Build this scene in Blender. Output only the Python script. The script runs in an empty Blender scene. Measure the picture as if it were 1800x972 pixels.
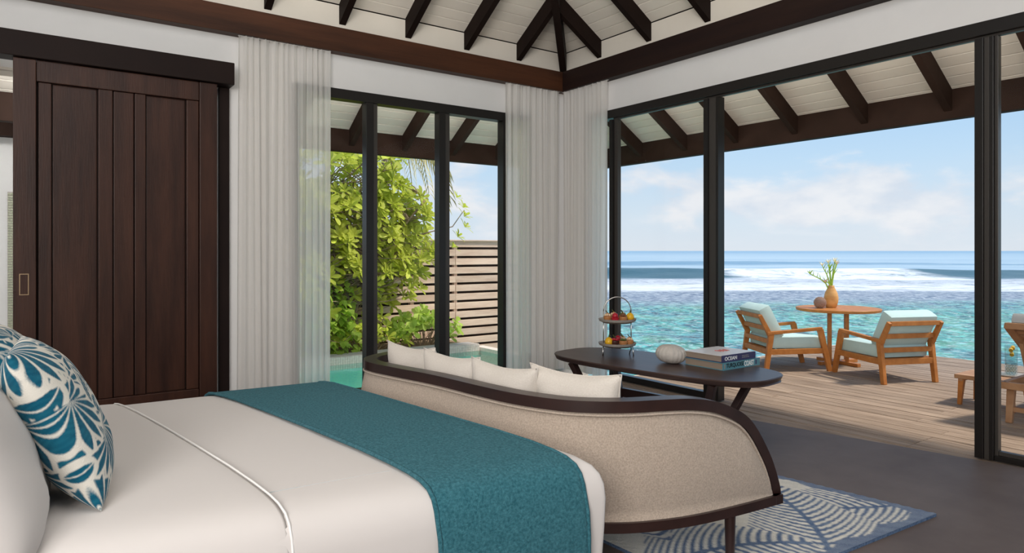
import bpy, bmesh, math, random
from mathutils import Vector, Matrix
random.seed(7)
S = bpy.context.scene
COL = S.collection
PI = math.pi

# ------------------------------------------------------------------ camera
cd = bpy.data.cameras.new('camera'); cam = bpy.data.objects.new('camera', cd); COL.objects.link(cam)
cd.sensor_fit = 'HORIZONTAL'; cd.sensor_width = 36; cd.lens = 24.0
cd.shift_y = -0.025; cd.clip_start = 0.05; cd.clip_end = 90000
cam.location = (-5.09, -6.02, 1.35)
cam.rotation_euler = (PI/2, 0, -math.radians(35.9))
S.camera = cam
# ------------------------------------------------------------------ colour management
S.view_settings.view_transform = 'Standard'; S.view_settings.look = 'None'
S.view_settings.gamma = 1.0; S.view_settings.use_curve_mapping = False
S.view_settings.exposure = 0.0
S.cycles.transparent_max_bounces = 32
# ------------------------------------------------------------------ sky
W = bpy.data.worlds.new('sky'); S.world = W; W.use_nodes = True
nt = W.node_tree; nt.nodes.clear()
def N(nt, t, **k):
    n = nt.nodes.new(t)
    for a, b in k.items():
        if a == 'inp':
            for i, v in b.items(): n.inputs[i].default_value = v
        else: setattr(n, a, b)
    return n
def LK(nt, a, b): nt.links.new(a, b)
def ramp(nt, fac, stops, interp='LINEAR'):
    r = N(nt, 'ShaderNodeValToRGB'); r.color_ramp.interpolation = interp
    e = r.color_ramp.elements
    while len(e) < len(stops): e.new(0.5)
    for i, (p, c) in enumerate(stops):
        e[i].position = p
        e[i].color = (c, c, c, 1) if isinstance(c, (int, float)) else (*c[:3], 1)
    if fac is not None: LK(nt, fac, r.inputs[0])
    return r
def math_n(nt, op, a, b=None, clamp=False):
    m = N(nt, 'ShaderNodeMath', operation=op, use_clamp=clamp)
    for i, v in enumerate((a, b)):
        if v is None: continue
        if isinstance(v, (int, float)): m.inputs[i].default_value = v
        else: LK(nt, v, m.inputs[i])
    return m.outputs[0]
def mixc(nt, fac, a, b, mode='MIX'):
    m = N(nt, 'ShaderNodeMix', data_type='RGBA', blend_type=mode)
    for i, v in ((0, fac), (6, a), (7, b)):
        if isinstance(v, (int, float)): m.inputs[i].default_value = v
        elif isinstance(v, tuple): m.inputs[i].default_value = (*v[:3], 1)
        else: LK(nt, v, m.inputs[i])
    return m.outputs[2]
def srgb(r, g, b):
    f = lambda c: (c/255/12.92 if c/255 <= .04045 else ((c/255+.055)/1.055)**2.4)
    return (f(r), f(g), f(b))

tc = N(nt, 'ShaderNodeTexCoord')
sep = N(nt, 'ShaderNodeSeparateXYZ'); LK(nt, tc.outputs['Generated'], sep.inputs[0])
grad = ramp(nt, sep.outputs[2], [(0.0, srgb(222, 231, 240)), (0.05, srgb(214, 230, 243)), (0.12, srgb(194, 223, 247)), (0.20, srgb(172, 211, 247)),
                                 (0.40, srgb(150, 192, 236)), (1.0, srgb(124, 168, 220))])
zz = math_n(nt, 'ADD', math_n(nt, 'MAXIMUM', sep.outputs[2], 0.0), 0.14)
comb = N(nt, 'ShaderNodeCombineXYZ')
LK(nt, math_n(nt, 'DIVIDE', sep.outputs[0], zz), comb.inputs[0]); LK(nt, math_n(nt, 'DIVIDE', sep.outputs[1], zz), comb.inputs[1])
cn = N(nt, 'ShaderNodeTexNoise', inp={'Scale': 0.9, 'Detail': 6.0, 'Roughness': 0.5, 'Distortion': 0.3}); LK(nt, comb.outputs[0], cn.inputs['Vector'])
cmask = ramp(nt, cn.outputs[0], [(0.52, 0.0), (0.78, 0.40)], 'EASE')
# soft cumulus heaps low over the horizon
mp = N(nt, 'ShaderNodeMapping', inp={'Scale': (4.2, 4.2, 9.0), 'Location': (0.62, 0.15, 0.3)}); LK(nt, tc.outputs['Generated'], mp.inputs[0])
bn = N(nt, 'ShaderNodeTexNoise', inp={'Scale': 1.7, 'Detail': 7.0, 'Roughness': 0.55, 'Distortion': 0.2}); LK(nt, mp.outputs[0], bn.inputs['Vector'])
bsum = math_n(nt, 'ADD', bn.outputs[0], math_n(nt, 'MULTIPLY', math_n(nt, 'ABSOLUTE', math_n(nt, 'SUBTRACT', sep.outputs[2], 0.062)), -2.8))
bmask = ramp(nt, bsum, [(0.36, 0.0), (0.55, 0.85)], 'EASE')
bsh = N(nt, 'ShaderNodeTexNoise', inp={'Scale': 3.4, 'Detail': 6.0}); LK(nt, mp.outputs[0], bsh.inputs['Vector'])
bcol = ramp(nt, bsh.outputs[0], [(0.36, srgb(216, 225, 237)), (0.62, srgb(241, 242, 245))])
skyc = mixc(nt, cmask.outputs[0], grad.outputs[0], srgb(238, 242, 247))
skyc = mixc(nt, bmask.outputs[0], skyc, bcol.outputs[0])
bg = N(nt, 'ShaderNodeBackground', inp={'Strength': 1.0}); LK(nt, skyc, bg.inputs[0])
wo = N(nt, 'ShaderNodeOutputWorld'); LK(nt, bg.outputs[0], wo.inputs[0])
# ------------------------------------------------------------------ sun and added fill lights
def light(name, kind, loc, energy, color=(1, 1, 1), size=1.0, size_y=None, aim=None, ang=None):
    l = bpy.data.lights.new(name, kind); o = bpy.data.objects.new(name, l); COL.objects.link(o)
    l.energy = energy; l.color = color; o.location = loc
    if kind == 'AREA':
        l.size = size
        if size_y: l.shape = 'RECTANGLE'; l.size_y = size_y
    if ang is not None: l.angle = ang
    if aim is not None:
        d = Vector(aim) - Vector(loc)
        o.rotation_euler = d.to_track_quat('-Z', 'Y').to_euler()
    return o
sd = Vector((0.42, -0.37, 0.83)).normalized()
light('sun', 'SUN', sd*50, 4.0, (1.0, 0.92, 0.80), aim=(0, 0, 0), ang=math.radians(6))
light('ceiling_fill_light', 'AREA', (-4.6, -5.4, 4.7), 82, (1.0, 0.95, 0.89), 3.0, aim=(-3.4, -3.4, 0))  # unseen light added under the roof to brighten the room
light('rear_fill_light', 'AREA', (-7.6, -7.6, 2.6), 245, (1.0, 0.955, 0.91), 2.6, aim=(-2.0, -1.6, 1.6))  # large unseen light added in the rear corner to fill the room
light('upward_fill_light', 'AREA', (-3.4, -3.4, 3.2), 120, (1.0, 0.94, 0.86), 2.4, aim=(-3.2, -3.2, 6.0))  # unseen light added mid room to brighten the ceiling
# added unseen strips above the headers to brighten the eaves, and added pool fill
def strip_light(name, loc, length, energy, rot):
    l = bpy.data.lights.new(name, 'AREA'); o = bpy.data.objects.new(name, l); COL.objects.link(o)
    l.shape = 'RECTANGLE'; l.size = length; l.size_y = .05; l.energy = energy; l.color = (1.0, .93, .84); o.location = loc; o.rotation_euler = rot
strip_light('eave_fill_strip', (-2.4, .15, 2.93), 4.6, 24, (math.radians(100), 0, 0))
strip_light('eave_fill_strip', (.15, -3.4, 2.93), 6.4, 26, (math.radians(100), 0, -PI/2))
light('pool_fill_light', 'POINT', (-1.6, 1.1, -.9), 26, (1, 1, .97), ang=None)  # added under the water to brighten the shaded pool

# ------------------------------------------------------------------ mesh helpers
class MB:
    def __init__(s): s.v = []; s.f = []
    def add(s, vs, fs):
        o = len(s.v); s.v += [tuple(v) for v in vs]; s.f += [tuple(i+o for i in f) for f in fs]; return s
    def box(s, lo, hi):
        x0, y0, z0 = lo; x1, y1, z1 = hi
        return s.add([(x0,y0,z0),(x1,y0,z0),(x1,y1,z0),(x0,y1,z0),(x0,y0,z1),(x1,y0,z1),(x1,y1,z1),(x0,y1,z1)],
                     [(3,2,1,0),(4,5,6,7),(0,1,5,4),(1,2,6,5),(2,3,7,6),(3,0,4,7)])
    def bar(s, p0, p1, w, h, up=(0,0,1), w1=None, h1=None):
        p0, p1 = Vector(p0), Vector(p1); d = (p1-p0).normalized(); up = Vector(up)
        a = d.cross(up)
        if a.length < 1e-5: a = d.cross(Vector((1,0,0)))
        a.normalize(); b = a.cross(d)
        w1 = w if w1 is None else w1; h1 = h if h1 is None else h1
        vs = []
        for p, ww, hh in ((p0, w, h), (p1, w1, h1)):
            for i, j in ((-1,-1),(1,-1),(1,1),(-1,1)): vs.append(p + a*(i*ww/2) + b*(j*hh/2))
        return s.add(vs, [(0,1,2,3),(7,6,5,4),(0,4,5,1),(1,5,6,2),(2,6,7,3),(3,7,4,0)])
    def tube(s, pts, r, n=8, caps=True):
        pts = [Vector(p) for p in pts]; m = len(pts)
        rs = r if isinstance(r, (list, tuple)) else [r]*m
        rings = []; ref = None
        for i, p in enumerate(pts):
            d = (pts[min(i+1, m-1)] - pts[max(i-1, 0)]).normalized()
            if ref is None: ref = d.cross(Vector((0,0,1)) if abs(d.z) < .9 else Vector((1,0,0))).normalized()
            a = (ref - d*ref.dot(d)).normalized(); b = d.cross(a); ref = a
            rings.append([p + (a*math.cos(2*PI*k/n) + b*math.sin(2*PI*k/n))*rs[i] for k in range(n)])
        vs = [v for q in rings for v in q]
        fs = [(i*n+k, i*n+(k+1)%n, (i+1)*n+(k+1)%n, (i+1)*n+k) for i in range(m-1) for k in range(n)]
        if caps: fs += [tuple(range(n-1,-1,-1)), tuple((m-1)*n+k for k in range(n))]
        return s.add(vs, fs)
    def lathe(s, prof, n=24, c=(0,0,0), fr=None):
        vs = []
        for (r, z) in prof:
            for k in range(n):
                a = 2*PI*k/n; q = r*(fr(a, z) if fr else 1)
                vs.append((c[0]+q*math.cos(a), c[1]+q*math.sin(a), c[2]+z))
        m = len(prof)
        fs = [(i*n+k, i*n+(k+1)%n, (i+1)*n+(k+1)%n, (i+1)*n+k) for i in range(m-1) for k in range(n)]
        if prof[0][0] > 1e-4: fs.append(tuple(range(n-1,-1,-1)))
        if prof[-1][0] > 1e-4: fs.append(tuple((m-1)*n+k for k in range(n)))
        return s.add(vs, fs)
    def grid(s, fn, nu, nv, cu=False):
        vs = [fn(i/nu, j/nv) for j in range(nv+1) for i in range(nu+(0 if cu else 1))]
        w = nu if cu else nu+1
        fs = [(j*w+i, j*w+(i+1)%w, (j+1)*w+(i+1)%w, (j+1)*w+i) for j in range(nv) for i in range(nu)]
        return s.add(vs, fs)
    def prism(s, poly, z0, z1):
        n = len(poly)
        vs = [(x,y,z0) for x,y in poly] + [(x,y,z1) for x,y in poly]
        return s.add(vs, [tuple(range(n-1,-1,-1)), tuple(range(n,2*n))] + [(i,(i+1)%n,n+(i+1)%n,n+i) for i in range(n)])
    def mesh(s, name, mat=None, smooth=False, bevel=0, weld=False):
        me = bpy.data.meshes.new(name); me.from_pydata(s.v, [], s.f); 
        if bevel or weld:
            bm = bmesh.new(); bm.from_mesh(me)
            if weld: bmesh.ops.remove_doubles(bm, verts=bm.verts, dist=1e-5)
            if bevel: bmesh.ops.bevel(bm, geom=bm.edges[:], offset=bevel, segments=2, profile=.6, affect='EDGES', clamp_overlap=True)
            bmesh.ops.recalc_face_normals(bm, faces=bm.faces); bm.to_mesh(me); bm.free()
        if mat: me.materials.append(mat)
        if smooth:
            me.shade_smooth() if hasattr(me, 'shade_smooth') else [setattr(p, 'use_smooth', True) for p in me.polygons]
            if smooth != 'all' and hasattr(me, 'set_sharp_from_angle'): me.set_sharp_from_angle(angle=math.radians(38))
        me.update(); return me
    def build(s, name, mat=None, parent=None, smooth=False, bevel=0, weld=False, label=None):
        return link(name, s.mesh(name, mat, smooth, bevel, weld), parent, label)
def link(name, data, parent=None, label=None):
    o = bpy.data.objects.new(name, data); COL.objects.link(o)
    if parent: o.parent = parent
    if label: o['label'] = label
    return o
def empty(name, loc=(0,0,0), rz=0):
    o = bpy.data.objects.new(name, None); COL.objects.link(o); o.location = loc; o.rotation_euler = (0,0,rz)
    o.empty_display_size = .1; return o
def tag(o, label=None, cat=None, group=None, kind=None):
    if label: o['label'] = label
    if cat: o['category'] = cat
    if group: o['group'] = group
    if kind: o['kind'] = kind
    return o
def thing(name, label, cat, loc=(0,0,0), rz=0, group=None): return tag(empty(name, loc, rz), label, cat, group)
def struct(name, label, cat, loc=(0,0,0), rz=0): return tag(empty(name, loc, rz), label, cat, None, 'structure')
def B(lo, hi): return MB().box(lo, hi)

# ------------------------------------------------------------------ material helpers
def mat(name, col, rough=.6, spec=.5, metal=0, var=None, vscale=8, stretch=(1,1,1), bump=0, bscale=60, bstretch=(1,1,1), coat=0, sheen=0, rnd=0, detail=4, coords='Object', attr=None):
    m = bpy.data.materials.new(name); m.use_nodes = True; t = m.node_tree
    p = t.nodes['Principled BSDF']; p.inputs['Roughness'].default_value = rough
    p.inputs['Specular IOR Level'].default_value = spec; p.inputs['Metallic'].default_value = metal
    p.inputs['Coat Weight'].default_value = coat; p.inputs['Sheen Weight'].default_value = sheen
    p.inputs['Base Color'].default_value = (*col, 1)
    tc = N(t, 'ShaderNodeTexCoord'); out = None
    if attr:
        a = N(t, 'ShaderNodeVertexColor'); a.layer_name = attr; out = a.outputs[0]
    if var is not None:
        mp = N(t, 'ShaderNodeMapping', inp={'Scale': stretch}); LK(t, tc.outputs[coords], mp.inputs[0])
        n = N(t, 'ShaderNodeTexNoise', inp={'Scale': vscale, 'Detail': detail, 'Roughness': .6}); LK(t, mp.outputs[0], n.inputs['Vector'])
        if rnd or coords == 'Object':
            oi = N(t, 'ShaderNodeObjectInfo'); va = N(t, 'ShaderNodeVectorMath', operation='SCALE'); va.inputs[0].default_value = (37, 91, 53)
            LK(t, oi.outputs['Random'], va.inputs['Scale']); LK(t, va.outputs[0], mp.inputs['Location'])
        r = ramp(t, n.outputs[0], [(.3, col), (.7, var)])
        out = r.outputs[0] if out is None else mixc(t, .35, out, r.outputs[0], 'MULTIPLY')
    if rnd:
        oi = N(t, 'ShaderNodeObjectInfo')
        k = math_n(t, 'ADD', math_n(t, 'MULTIPLY', oi.outputs['Random'], 2*rnd), 1-rnd)
        h = N(t, 'ShaderNodeVectorMath', operation='SCALE')
        if out is None: h.inputs[0].default_value = col
        else: LK(t, out, h.inputs[0])
        LK(t, k, h.inputs['Scale']); out = h.outputs[0]
    if out is not None: LK(t, out, p.inputs['Base Color'])
    if bump:
        mp2 = N(t, 'ShaderNodeMapping', inp={'Scale': bstretch}); LK(t, tc.outputs[coords], mp2.inputs[0])
        n2 = N(t, 'ShaderNodeTexNoise', inp={'Scale': bscale, 'Detail': 3}); LK(t, mp2.outputs[0], n2.inputs['Vector'])
        b = N(t, 'ShaderNodeBump', inp={'Strength': bump, 'Distance': .02}); LK(t, n2.outputs[0], b.inputs['Height']); LK(t, b.outputs[0], p.inputs['Normal'])
    return m
M = {}
M['plaster'] = mat('white_plaster', (.80,.79,.78), .85, .2, var=(.84,.83,.82), vscale=1.5, bump=.05, bscale=30)
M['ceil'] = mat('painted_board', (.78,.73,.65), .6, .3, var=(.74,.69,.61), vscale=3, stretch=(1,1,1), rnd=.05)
M['floor'] = mat('polished_concrete', (.125,.096,.086), .55, .10, var=(.182,.146,.132), vscale=1.6, bump=.03, bscale=12)
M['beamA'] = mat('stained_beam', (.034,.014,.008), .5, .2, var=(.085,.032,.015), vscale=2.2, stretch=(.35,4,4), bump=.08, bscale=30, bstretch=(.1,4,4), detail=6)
M['beamB_shaded'] = mat('stained_beam_shaded', (.015,.008,.0075), .55, .15, var=(.024,.012,.009), vscale=2.2, stretch=(4,.35,4), bump=.08, bscale=30, bstretch=(4,.1,4))  # same stain as the other beam, darkened to hold its backlit shade
M['rafter'] = mat('stained_rafter', (.010,.0055,.0045), .6, .1, var=(.015,.008,.006), vscale=3)
M['eave'] = mat('weathered_eave', (.026,.014,.010), .7, .1, var=(.040,.022,.016), vscale=3)
M['frame'] = mat('bronze_frame', (.013,.011,.010), .35, .4)
M['frame2'] = mat('bronze_track', (.05,.044,.039), .35, .4)
M['door'] = mat('mahogany', (.024,.009,.006), .42, .3, var=(.068,.026,.015), vscale=2.0, stretch=(5,5,.5), bump=.06, bscale=25, bstretch=(6,6,.3), detail=6)
M['pelmet'] = mat('dark_pelmet', (.014,.0075,.0065), .55, .15, var=(.019,.010,.008), vscale=3)
M['brass'] = mat('aged_brass', (.45,.32,.2), .3, .5, 1)
M['steel'] = mat('brushed_steel', (.62,.60,.57), .25, .5, 1)
M['duvet'] = mat('white_cotton', (.69,.655,.635), .9, .12, sheen=.1, bump=.10, bscale=5)
M['pipe'] = mat('white_piping', (.95,.93,.91), .8, .2)
M['runner'] = mat('teal_throw', (.020,.120,.160), .95, .1, var=(.068,.240,.295), vscale=110, sheen=.08, bump=.6, bscale=350, detail=2)
M['linen'] = mat('oatmeal_linen', (.47,.375,.30), .95, .1, var=(.66,.55,.455), vscale=150, sheen=.2, bump=.5, bscale=420, detail=2)
M['cush'] = mat('pale_linen', (.72,.66,.59), .95, .1, var=(.80,.745,.68), vscale=160, sheen=.2, bump=.3, bscale=300)
M['walnut'] = mat('dark_walnut', (.024,.011,.010), .32, .5, var=(.042,.019,.016), vscale=3, stretch=(3,.6,3))
M['tabletop'] = mat('table_walnut', (.050,.028,.024), .35, .25, var=(.075,.045,.038), vscale=3, stretch=(4,.5,4))
M['teak'] = mat('oiled_teak', (.40,.140,.032), .5, .3, var=(.54,.215,.055), vscale=6, stretch=(2,2,2))
M['teak2'] = mat('weathered_teak', (.34,.17,.085), .6, .3, var=(.45,.26,.14), vscale=6)
M['deck'] = mat('weathered_deck', (.215,.150,.105), .8, .2, var=(.43,.325,.245), vscale=5, stretch=(7,.45,7), bump=.4, bscale=40, bstretch=(6,.3,6), rnd=.10, detail=6)
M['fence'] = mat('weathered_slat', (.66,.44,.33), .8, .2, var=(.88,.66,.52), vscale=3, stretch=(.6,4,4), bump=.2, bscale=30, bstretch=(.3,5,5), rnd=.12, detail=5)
M['shade_joist'] = mat('gap_shade_and_joist', (.07,.045,.034), .9, .1)  # dark brown for shade between fence slats and for deck joists and posts
M['aqua'] = mat('seafoam_canvas', (.50,.66,.64), .9, .15, bump=.08, bscale=200, var=(.54,.70,.68), vscale=10)
M['greyc'] = mat('grey_canvas', (.50,.52,.53), .9, .15)
M['stone'] = mat('grey_stoneware', (.30,.27,.24), .6, .3, var=(.40,.36,.32), vscale=20)
M['shell'] = mat('urchin_ceramic', (.52,.48,.44), .7, .25, var=(.60,.56,.51), vscale=30)
M['paper'] = mat('book_pages', (.26,.20,.155), .9, .1, var=(.35,.28,.22), vscale=40, stretch=(.2,.2,30))
M['cover_w'] = mat('white_cover', (.80,.77,.76), .35, .4)
M['navy'] = mat('navy_cover', (.035,.035,.115), .4, .4)
M['tealc'] = mat('teal_cover', (.10,.27,.33), .4, .4)
M['ink'] = mat('black_ink', (.01,.012,.014), .6, .2)
M['white'] = mat('white_ink', (.9,.9,.88), .6, .2)
M['coral'] = mat('coral_print', (.55,.2,.19), .6, .2)
M['terra'] = mat('ochre_vase', (.60,.29,.085), .55, .3, var=(.76,.43,.16), vscale=7, stretch=(1,1,3), bump=.15, bscale=30)
M['ball'] = mat('beaded_ball', (.26,.17,.13), .7, .2, var=(.38,.26,.21), vscale=60)
M['leaf'] = mat('bright_leaf', (.66,.76,.06), .5, .25, var=(.90,.94,.20), vscale=2.2, rnd=.25)
M['leaf2'] = mat('heart_leaf', (.36,.56,.06), .5, .4, var=(.62,.76,.16), vscale=2.5, rnd=.25)
M['bark'] = mat('grey_bark', (.22,.155,.10), .9, .1, var=(.36,.27,.19), vscale=20)
M['frond'] = mat('dry_frond', (.55,.50,.20), .7, .2, var=(.80,.68,.36), vscale=3, rnd=.2)
M['soil'] = mat('planter_soil', (.20,.14,.09), .95, .1, var=(.30,.22,.15), vscale=15)
M['sand'] = mat('sand', (.55,.47,.36), .95, .1)
M['mosaic'] = mat('pool_mosaic', (.72,.62,.54), .5, .4, var=(.86,.76,.68), vscale=30, rnd=.15)
M['grout'] = mat('pool_grout', (.55,.50,.46), .8, .2)
M['poolin'] = mat('pool_lining', (.40,.74,.67), .6, .3)
for k in ('leaf', 'leaf2'):
    t = M[k].node_tree; p = t.nodes['Principled BSDF']; o = t.nodes['Material Output']
    tr = N(t, 'ShaderNodeBsdfTranslucent'); mx = N(t, 'ShaderNodeMixShader', inp={0: .55})
    src = p.inputs['Base Color'].links[0].from_socket; LK(t, src, tr.inputs[0])
    LK(t, p.outputs[0], mx.inputs[1]); LK(t, tr.outputs[0], mx.inputs[2]); LK(t, mx.outputs[0], o.inputs[0])
def glass_mat(name, tint=(1,1,1), ior=1.45, keep=1.0):
    m = bpy.data.materials.new(name); m.use_nodes = True; t = m.node_tree; t.nodes.clear()
    lw = N(t, 'ShaderNodeLayerWeight', inp={'Blend': .5}); fq = math_n(t, 'ADD', math_n(t, 'MULTIPLY', math_n(t, 'POWER', lw.outputs['Facing'], 4.0), .35), (.005 if keep < 1 else .03)); a = N(t, 'ShaderNodeBsdfTransparent', inp={0: (*tint, 1)})
    g = N(t, 'ShaderNodeBsdfGlossy', inp={'Roughness': .02}); mx = N(t, 'ShaderNodeMixShader')
    LK(t, math_n(t, 'MULTIPLY', fq, keep), mx.inputs[0]); LK(t, a.outputs[0], mx.inputs[1]); LK(t, g.outputs[0], mx.inputs[2])
    o = N(t, 'ShaderNodeOutputMaterial'); LK(t, mx.outputs[0], o.inputs[0]); return m
M['glass'] = glass_mat('window_glass', (.99,.99,.99), 1.35, .8)
M['tumbler'] = glass_mat('drinking_glass', (.93,.95,.95), 1.5)
def sheer_mat(name, see):
    m = bpy.data.materials.new(name); m.use_nodes = True; t = m.node_tree; t.nodes.clear()
    d = N(t, 'ShaderNodeBsdfDiffuse', inp={0: (.96,.94,.91,1)}); tl = N(t, 'ShaderNodeBsdfTranslucent', inp={0: (.96,.94,.91,1)})
    a = N(t, 'ShaderNodeMixShader', inp={0: .52}); LK(t, d.outputs[0], a.inputs[1]); LK(t, tl.outputs[0], a.inputs[2])
    tr = N(t, 'ShaderNodeBsdfTransparent'); b = N(t, 'ShaderNodeMixShader', inp={0: see}); LK(t, a.outputs[0], b.inputs[1]); LK(t, tr.outputs[0], b.inputs[2])
    o = N(t, 'ShaderNodeOutputMaterial'); LK(t, b.outputs[0], o.inputs[0]); return m
M['sheer'] = sheer_mat('sheer_voile', .20)
M['sheer2'] = sheer_mat('sheer_voile_corner', .07)

# ------------------------------------------------------------------ large structure
SL = .63                                    # roof slope; board plane z = ZB - SL*d with d outward of the wall
ZB = 3.62
XE, YE = -8.6, -10.5                        # far ends of the room
def roofz(d): return ZB - SL*d
# floor
fl = MB().prism([(XE,YE),(.02,YE),(.02,-4.6),(-.062,-4.25),(-.33,-2.80),(-.46,-2.1),(-.2,-.9),(-.15,0),(XE,0)], -.15, 0)
tag(fl.build('floor', M['floor']), 'dark polished concrete floor of the bedroom', 'floor', None, 'structure')
# walls
def wall_piece(mb, a0, a1, z0, z1, axis):
    zt = min(z1, 9); th = .12
    zo = z1 - (SL*th if z1 > 3.5 else 0)
    if axis == 'A': q = lambda a, d, z: (a, d, z)
    else: q = lambda a, d, z: (d, a, z)
    vs = [q(a0,0,z0),q(a1,0,z0),q(a1,th,z0),q(a0,th,z0),q(a0,0,z1),q(a1,0,z1),q(a1,th,zo),q(a0,th,zo)]
    mb.add(vs, [(3,2,1,0),(4,5,6,7),(0,1,5,4),(1,2,6,5),(2,3,7,6),(3,0,4,7)])
ZW = ZB - .012
wa = MB()
wall_piece(wa, XE, -6.5, 0, 2.80, 'A'); wall_piece(wa, -4.75, -3.13, 0, 2.84, 'A'); wall_piece(wa, -.52, .12, 0, 2.84, 'A')
wall_piece(wa, XE, -4.75, 2.80, 2.84, 'A'); wall_piece(wa, XE, .075, 2.84, 3.37, 'A')
tag(wa.build('wall_back', M['plaster'], weld=True), 'white plaster wall with sliding door and garden window', 'wall', None, 'structure')
wb = MB()
wall_piece(wb, -.46, -.002, 0, 2.84, 'B'); wall_piece(wb, YE, -.002, 2.84, 3.37, 'B')
tag(wb.build('wall_right', M['plaster'], weld=True), 'white plaster wall over the wide sea opening', 'wall', None, 'structure')
for nm, ax, a0, a1, lb in (('trim_6','A',XE,.075,'plaster frieze coloured cream for warm glow above the beam over the sliding door'),('trim_7','B',YE,-.002,'plaster frieze coloured cream for warm glow above the beam over the sea opening')):
    q = MB(); wall_piece(q, a0, a1, 3.37, ZW, ax); tag(q.build(nm, M['ceil']), lb, 'frieze', None, 'structure')  # warm light on the plaster is put into this cream colour
tag(B((XE-.12,YE,0),(XE,.12,4.4)).build('wall_left', M['plaster']), 'white plaster wall at the head of the bed', 'wall', None, 'structure')
tag(B((XE-.12,YE-.12,0),(.12,YE,4.4)).build('wall_front', M['plaster']), 'white plaster wall behind the viewer', 'wall', None, 'structure')
# beams
bm_ = B((XE,-.11,3.15), (0,0,3.37)); tag(bm_.build('trim_1', M['beamA'], bevel=.004), 'dark stained timber beam along the wall with the sliding door', 'beam', None, 'structure')
bm_ = B((-.11,YE,3.15), (0,-.112,3.37)); tag(bm_.build('trim_2', M['beamB_shaded'], bevel=.004), 'dark stained timber beam above the sea opening, backlit shade in its colour', 'beam', None, 'structure')
# ceiling: boards on both slopes, rafters, hip rafters
ce = struct('ceiling', 'white boarded hipped ceiling with dark exposed rafters', 'ceiling')
WD = .098
def board(parent, axis, d0, d1, far):
    g = .005; dd0, dd1 = d0+(g if abs(d0) > .001 else 0), d1-(g if abs(d1) > .001 else 0)
    q = (lambda a, d, z: (a, d, z)) if axis == 'A' else (lambda a, d, z: (d, a, z))
    vs = []
    for dz in (0, .02):
        vs += [q(far, dd0, roofz(dd0)+dz), q(dd0, dd0, roofz(dd0)+dz), q(dd1, dd1, roofz(dd1)+dz), q(far, dd1, roofz(dd1)+dz)]
    MB().add(vs, [(0,1,2,3),(7,6,5,4),(0,4,5,1),(1,5,6,2),(2,6,7,3),(3,7,4,0)]).build('plank', M['ceil'], parent)
for k in range(18):
    board(ce, 'A', -(k+1)*WD, -k*WD, XE); board(ce, 'B', -(k+1)*WD, -k*WD, YE)
ea = struct('eaves', 'white boarded eaves with dark rafters outside the windows', 'eaves')
for k in range(1, 15):
    board(ea, 'A', k*WD, (k+1)*WD, XE); board(ea, 'B', k*WD, (k+1)*WD, YE)
# roof body above the boards (thatched slab that keeps sun and sky out)
D0 = 4.0
rf = MB()
for axis, far in (('A', XE-1.4), ('B', YE-1.4)):
    q = (lambda a, d, z: (a, d, z)) if axis == 'A' else (lambda a, d, z: (d, a, z))
    o = 1.52
    lo, hi = .024, .09
    vs = [q(far,-D0,roofz(-D0)+lo), q(-D0,-D0,roofz(-D0)+lo), q(o,o,roofz(o)+lo), q(far,o,roofz(o)+lo),
          q(far,-D0,roofz(-D0)+hi), q(-D0,-D0,roofz(-D0)+hi), q(o,o,roofz(o)+hi), q(far,o,roofz(o)+hi)]
    rf.add(vs, [(0,1,2,3),(7,6,5,4),(0,4,5,1),(1,5,6,2),(2,6,7,3),(3,7,4,0)])
zr = roofz(-D0)
rf.add([(XE-1.4,YE-1.4,zr+.02),(-D0+.02,YE-1.4,zr+.02),(-D0+.02,-D0+.02,zr+.02),(XE-1.4,-D0+.02,zr+.02),
        (XE-1.4,YE-1.4,zr+.2),(-D0+.02,YE-1.4,zr+.2),(-D0+.02,-D0+.02,zr+.2),(XE-1.4,-D0+.02,zr+.2)], [(0,1,2,3),(7,6,5,4),(0,4,5,1),(1,5,6,2),(2,6,7,3),(3,7,4,0)])
rf.build('roof_lining', M['rafter'], ce)
def rafter(parent, axis, a, d0, d1, m, w=.062, dep=.185):
    q = (lambda a, d, z: (a, d, z)) if axis == 'A' else (lambda a, d, z: (d, a, z))
    vs = []
    for d in (d0, d1):
        for s in (-1, 1):
            vs += [q(a+s*w/2, d, roofz(d)-.001), q(a+s*w/2, d, roofz(d)-dep)]
    MB().add(vs, [(0,1,3,2),(4,6,7,5),(0,4,5,1),(2,3,7,6),(0,2,6,4),(1,5,7,3)]).build('rafter', m, parent, weld=True)
RA = [-.64-.675*k for k in range(8)]
RB = [-.60-.715*k for k in range(9)]
for a in RA: rafter(ce, 'A', a, 0, -min(3.6, -a+.03), M['rafter'])
for a in RB: rafter(ce, 'B', a, 0, -min(3.6, -a+.03), M['rafter'])
for a in [.03+.68*1, .04] + RA: rafter(ea, 'A', a, max(.122, a+.05), 1.40, M['eave'])
for a in [.80, .12] + RB + [RB[-1]-.715]: rafter(ea, 'B', a, max(.122, a+.05), 1.40, M['eave'])
# hip rafters
def hip(parent, d0, d1, m, dep=.21):
    w = .075/2/math.sqrt(2); vs = []
    for d in (d0, d1):
        for s in (-1, 1): vs += [(d+s*w, d-s*w, roofz(d)-.002), (d+s*w, d-s*w, roofz(d)-dep-.03)]
    MB().add(vs, [(0,1,3,2),(4,6,7,5),(0,4,5,1),(2,3,7,6),(0,2,6,4),(1,5,7,3)]).build('hip_rafter', m, parent, weld=True)
hip(ce, -.0, -3.8, M['rafter']); hip(ea, .15, 1.42, M['eave'])
# outer eave beams
for nm, mb in (('eave_beam', B((XE,1.40,2.485),(1.50,1.50,2.76))), ('eave_beam', B((1.40,YE,2.485),(1.50,1.398,2.76)))):
    mb.build(nm, M['eave'], ea, bevel=.004)
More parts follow.
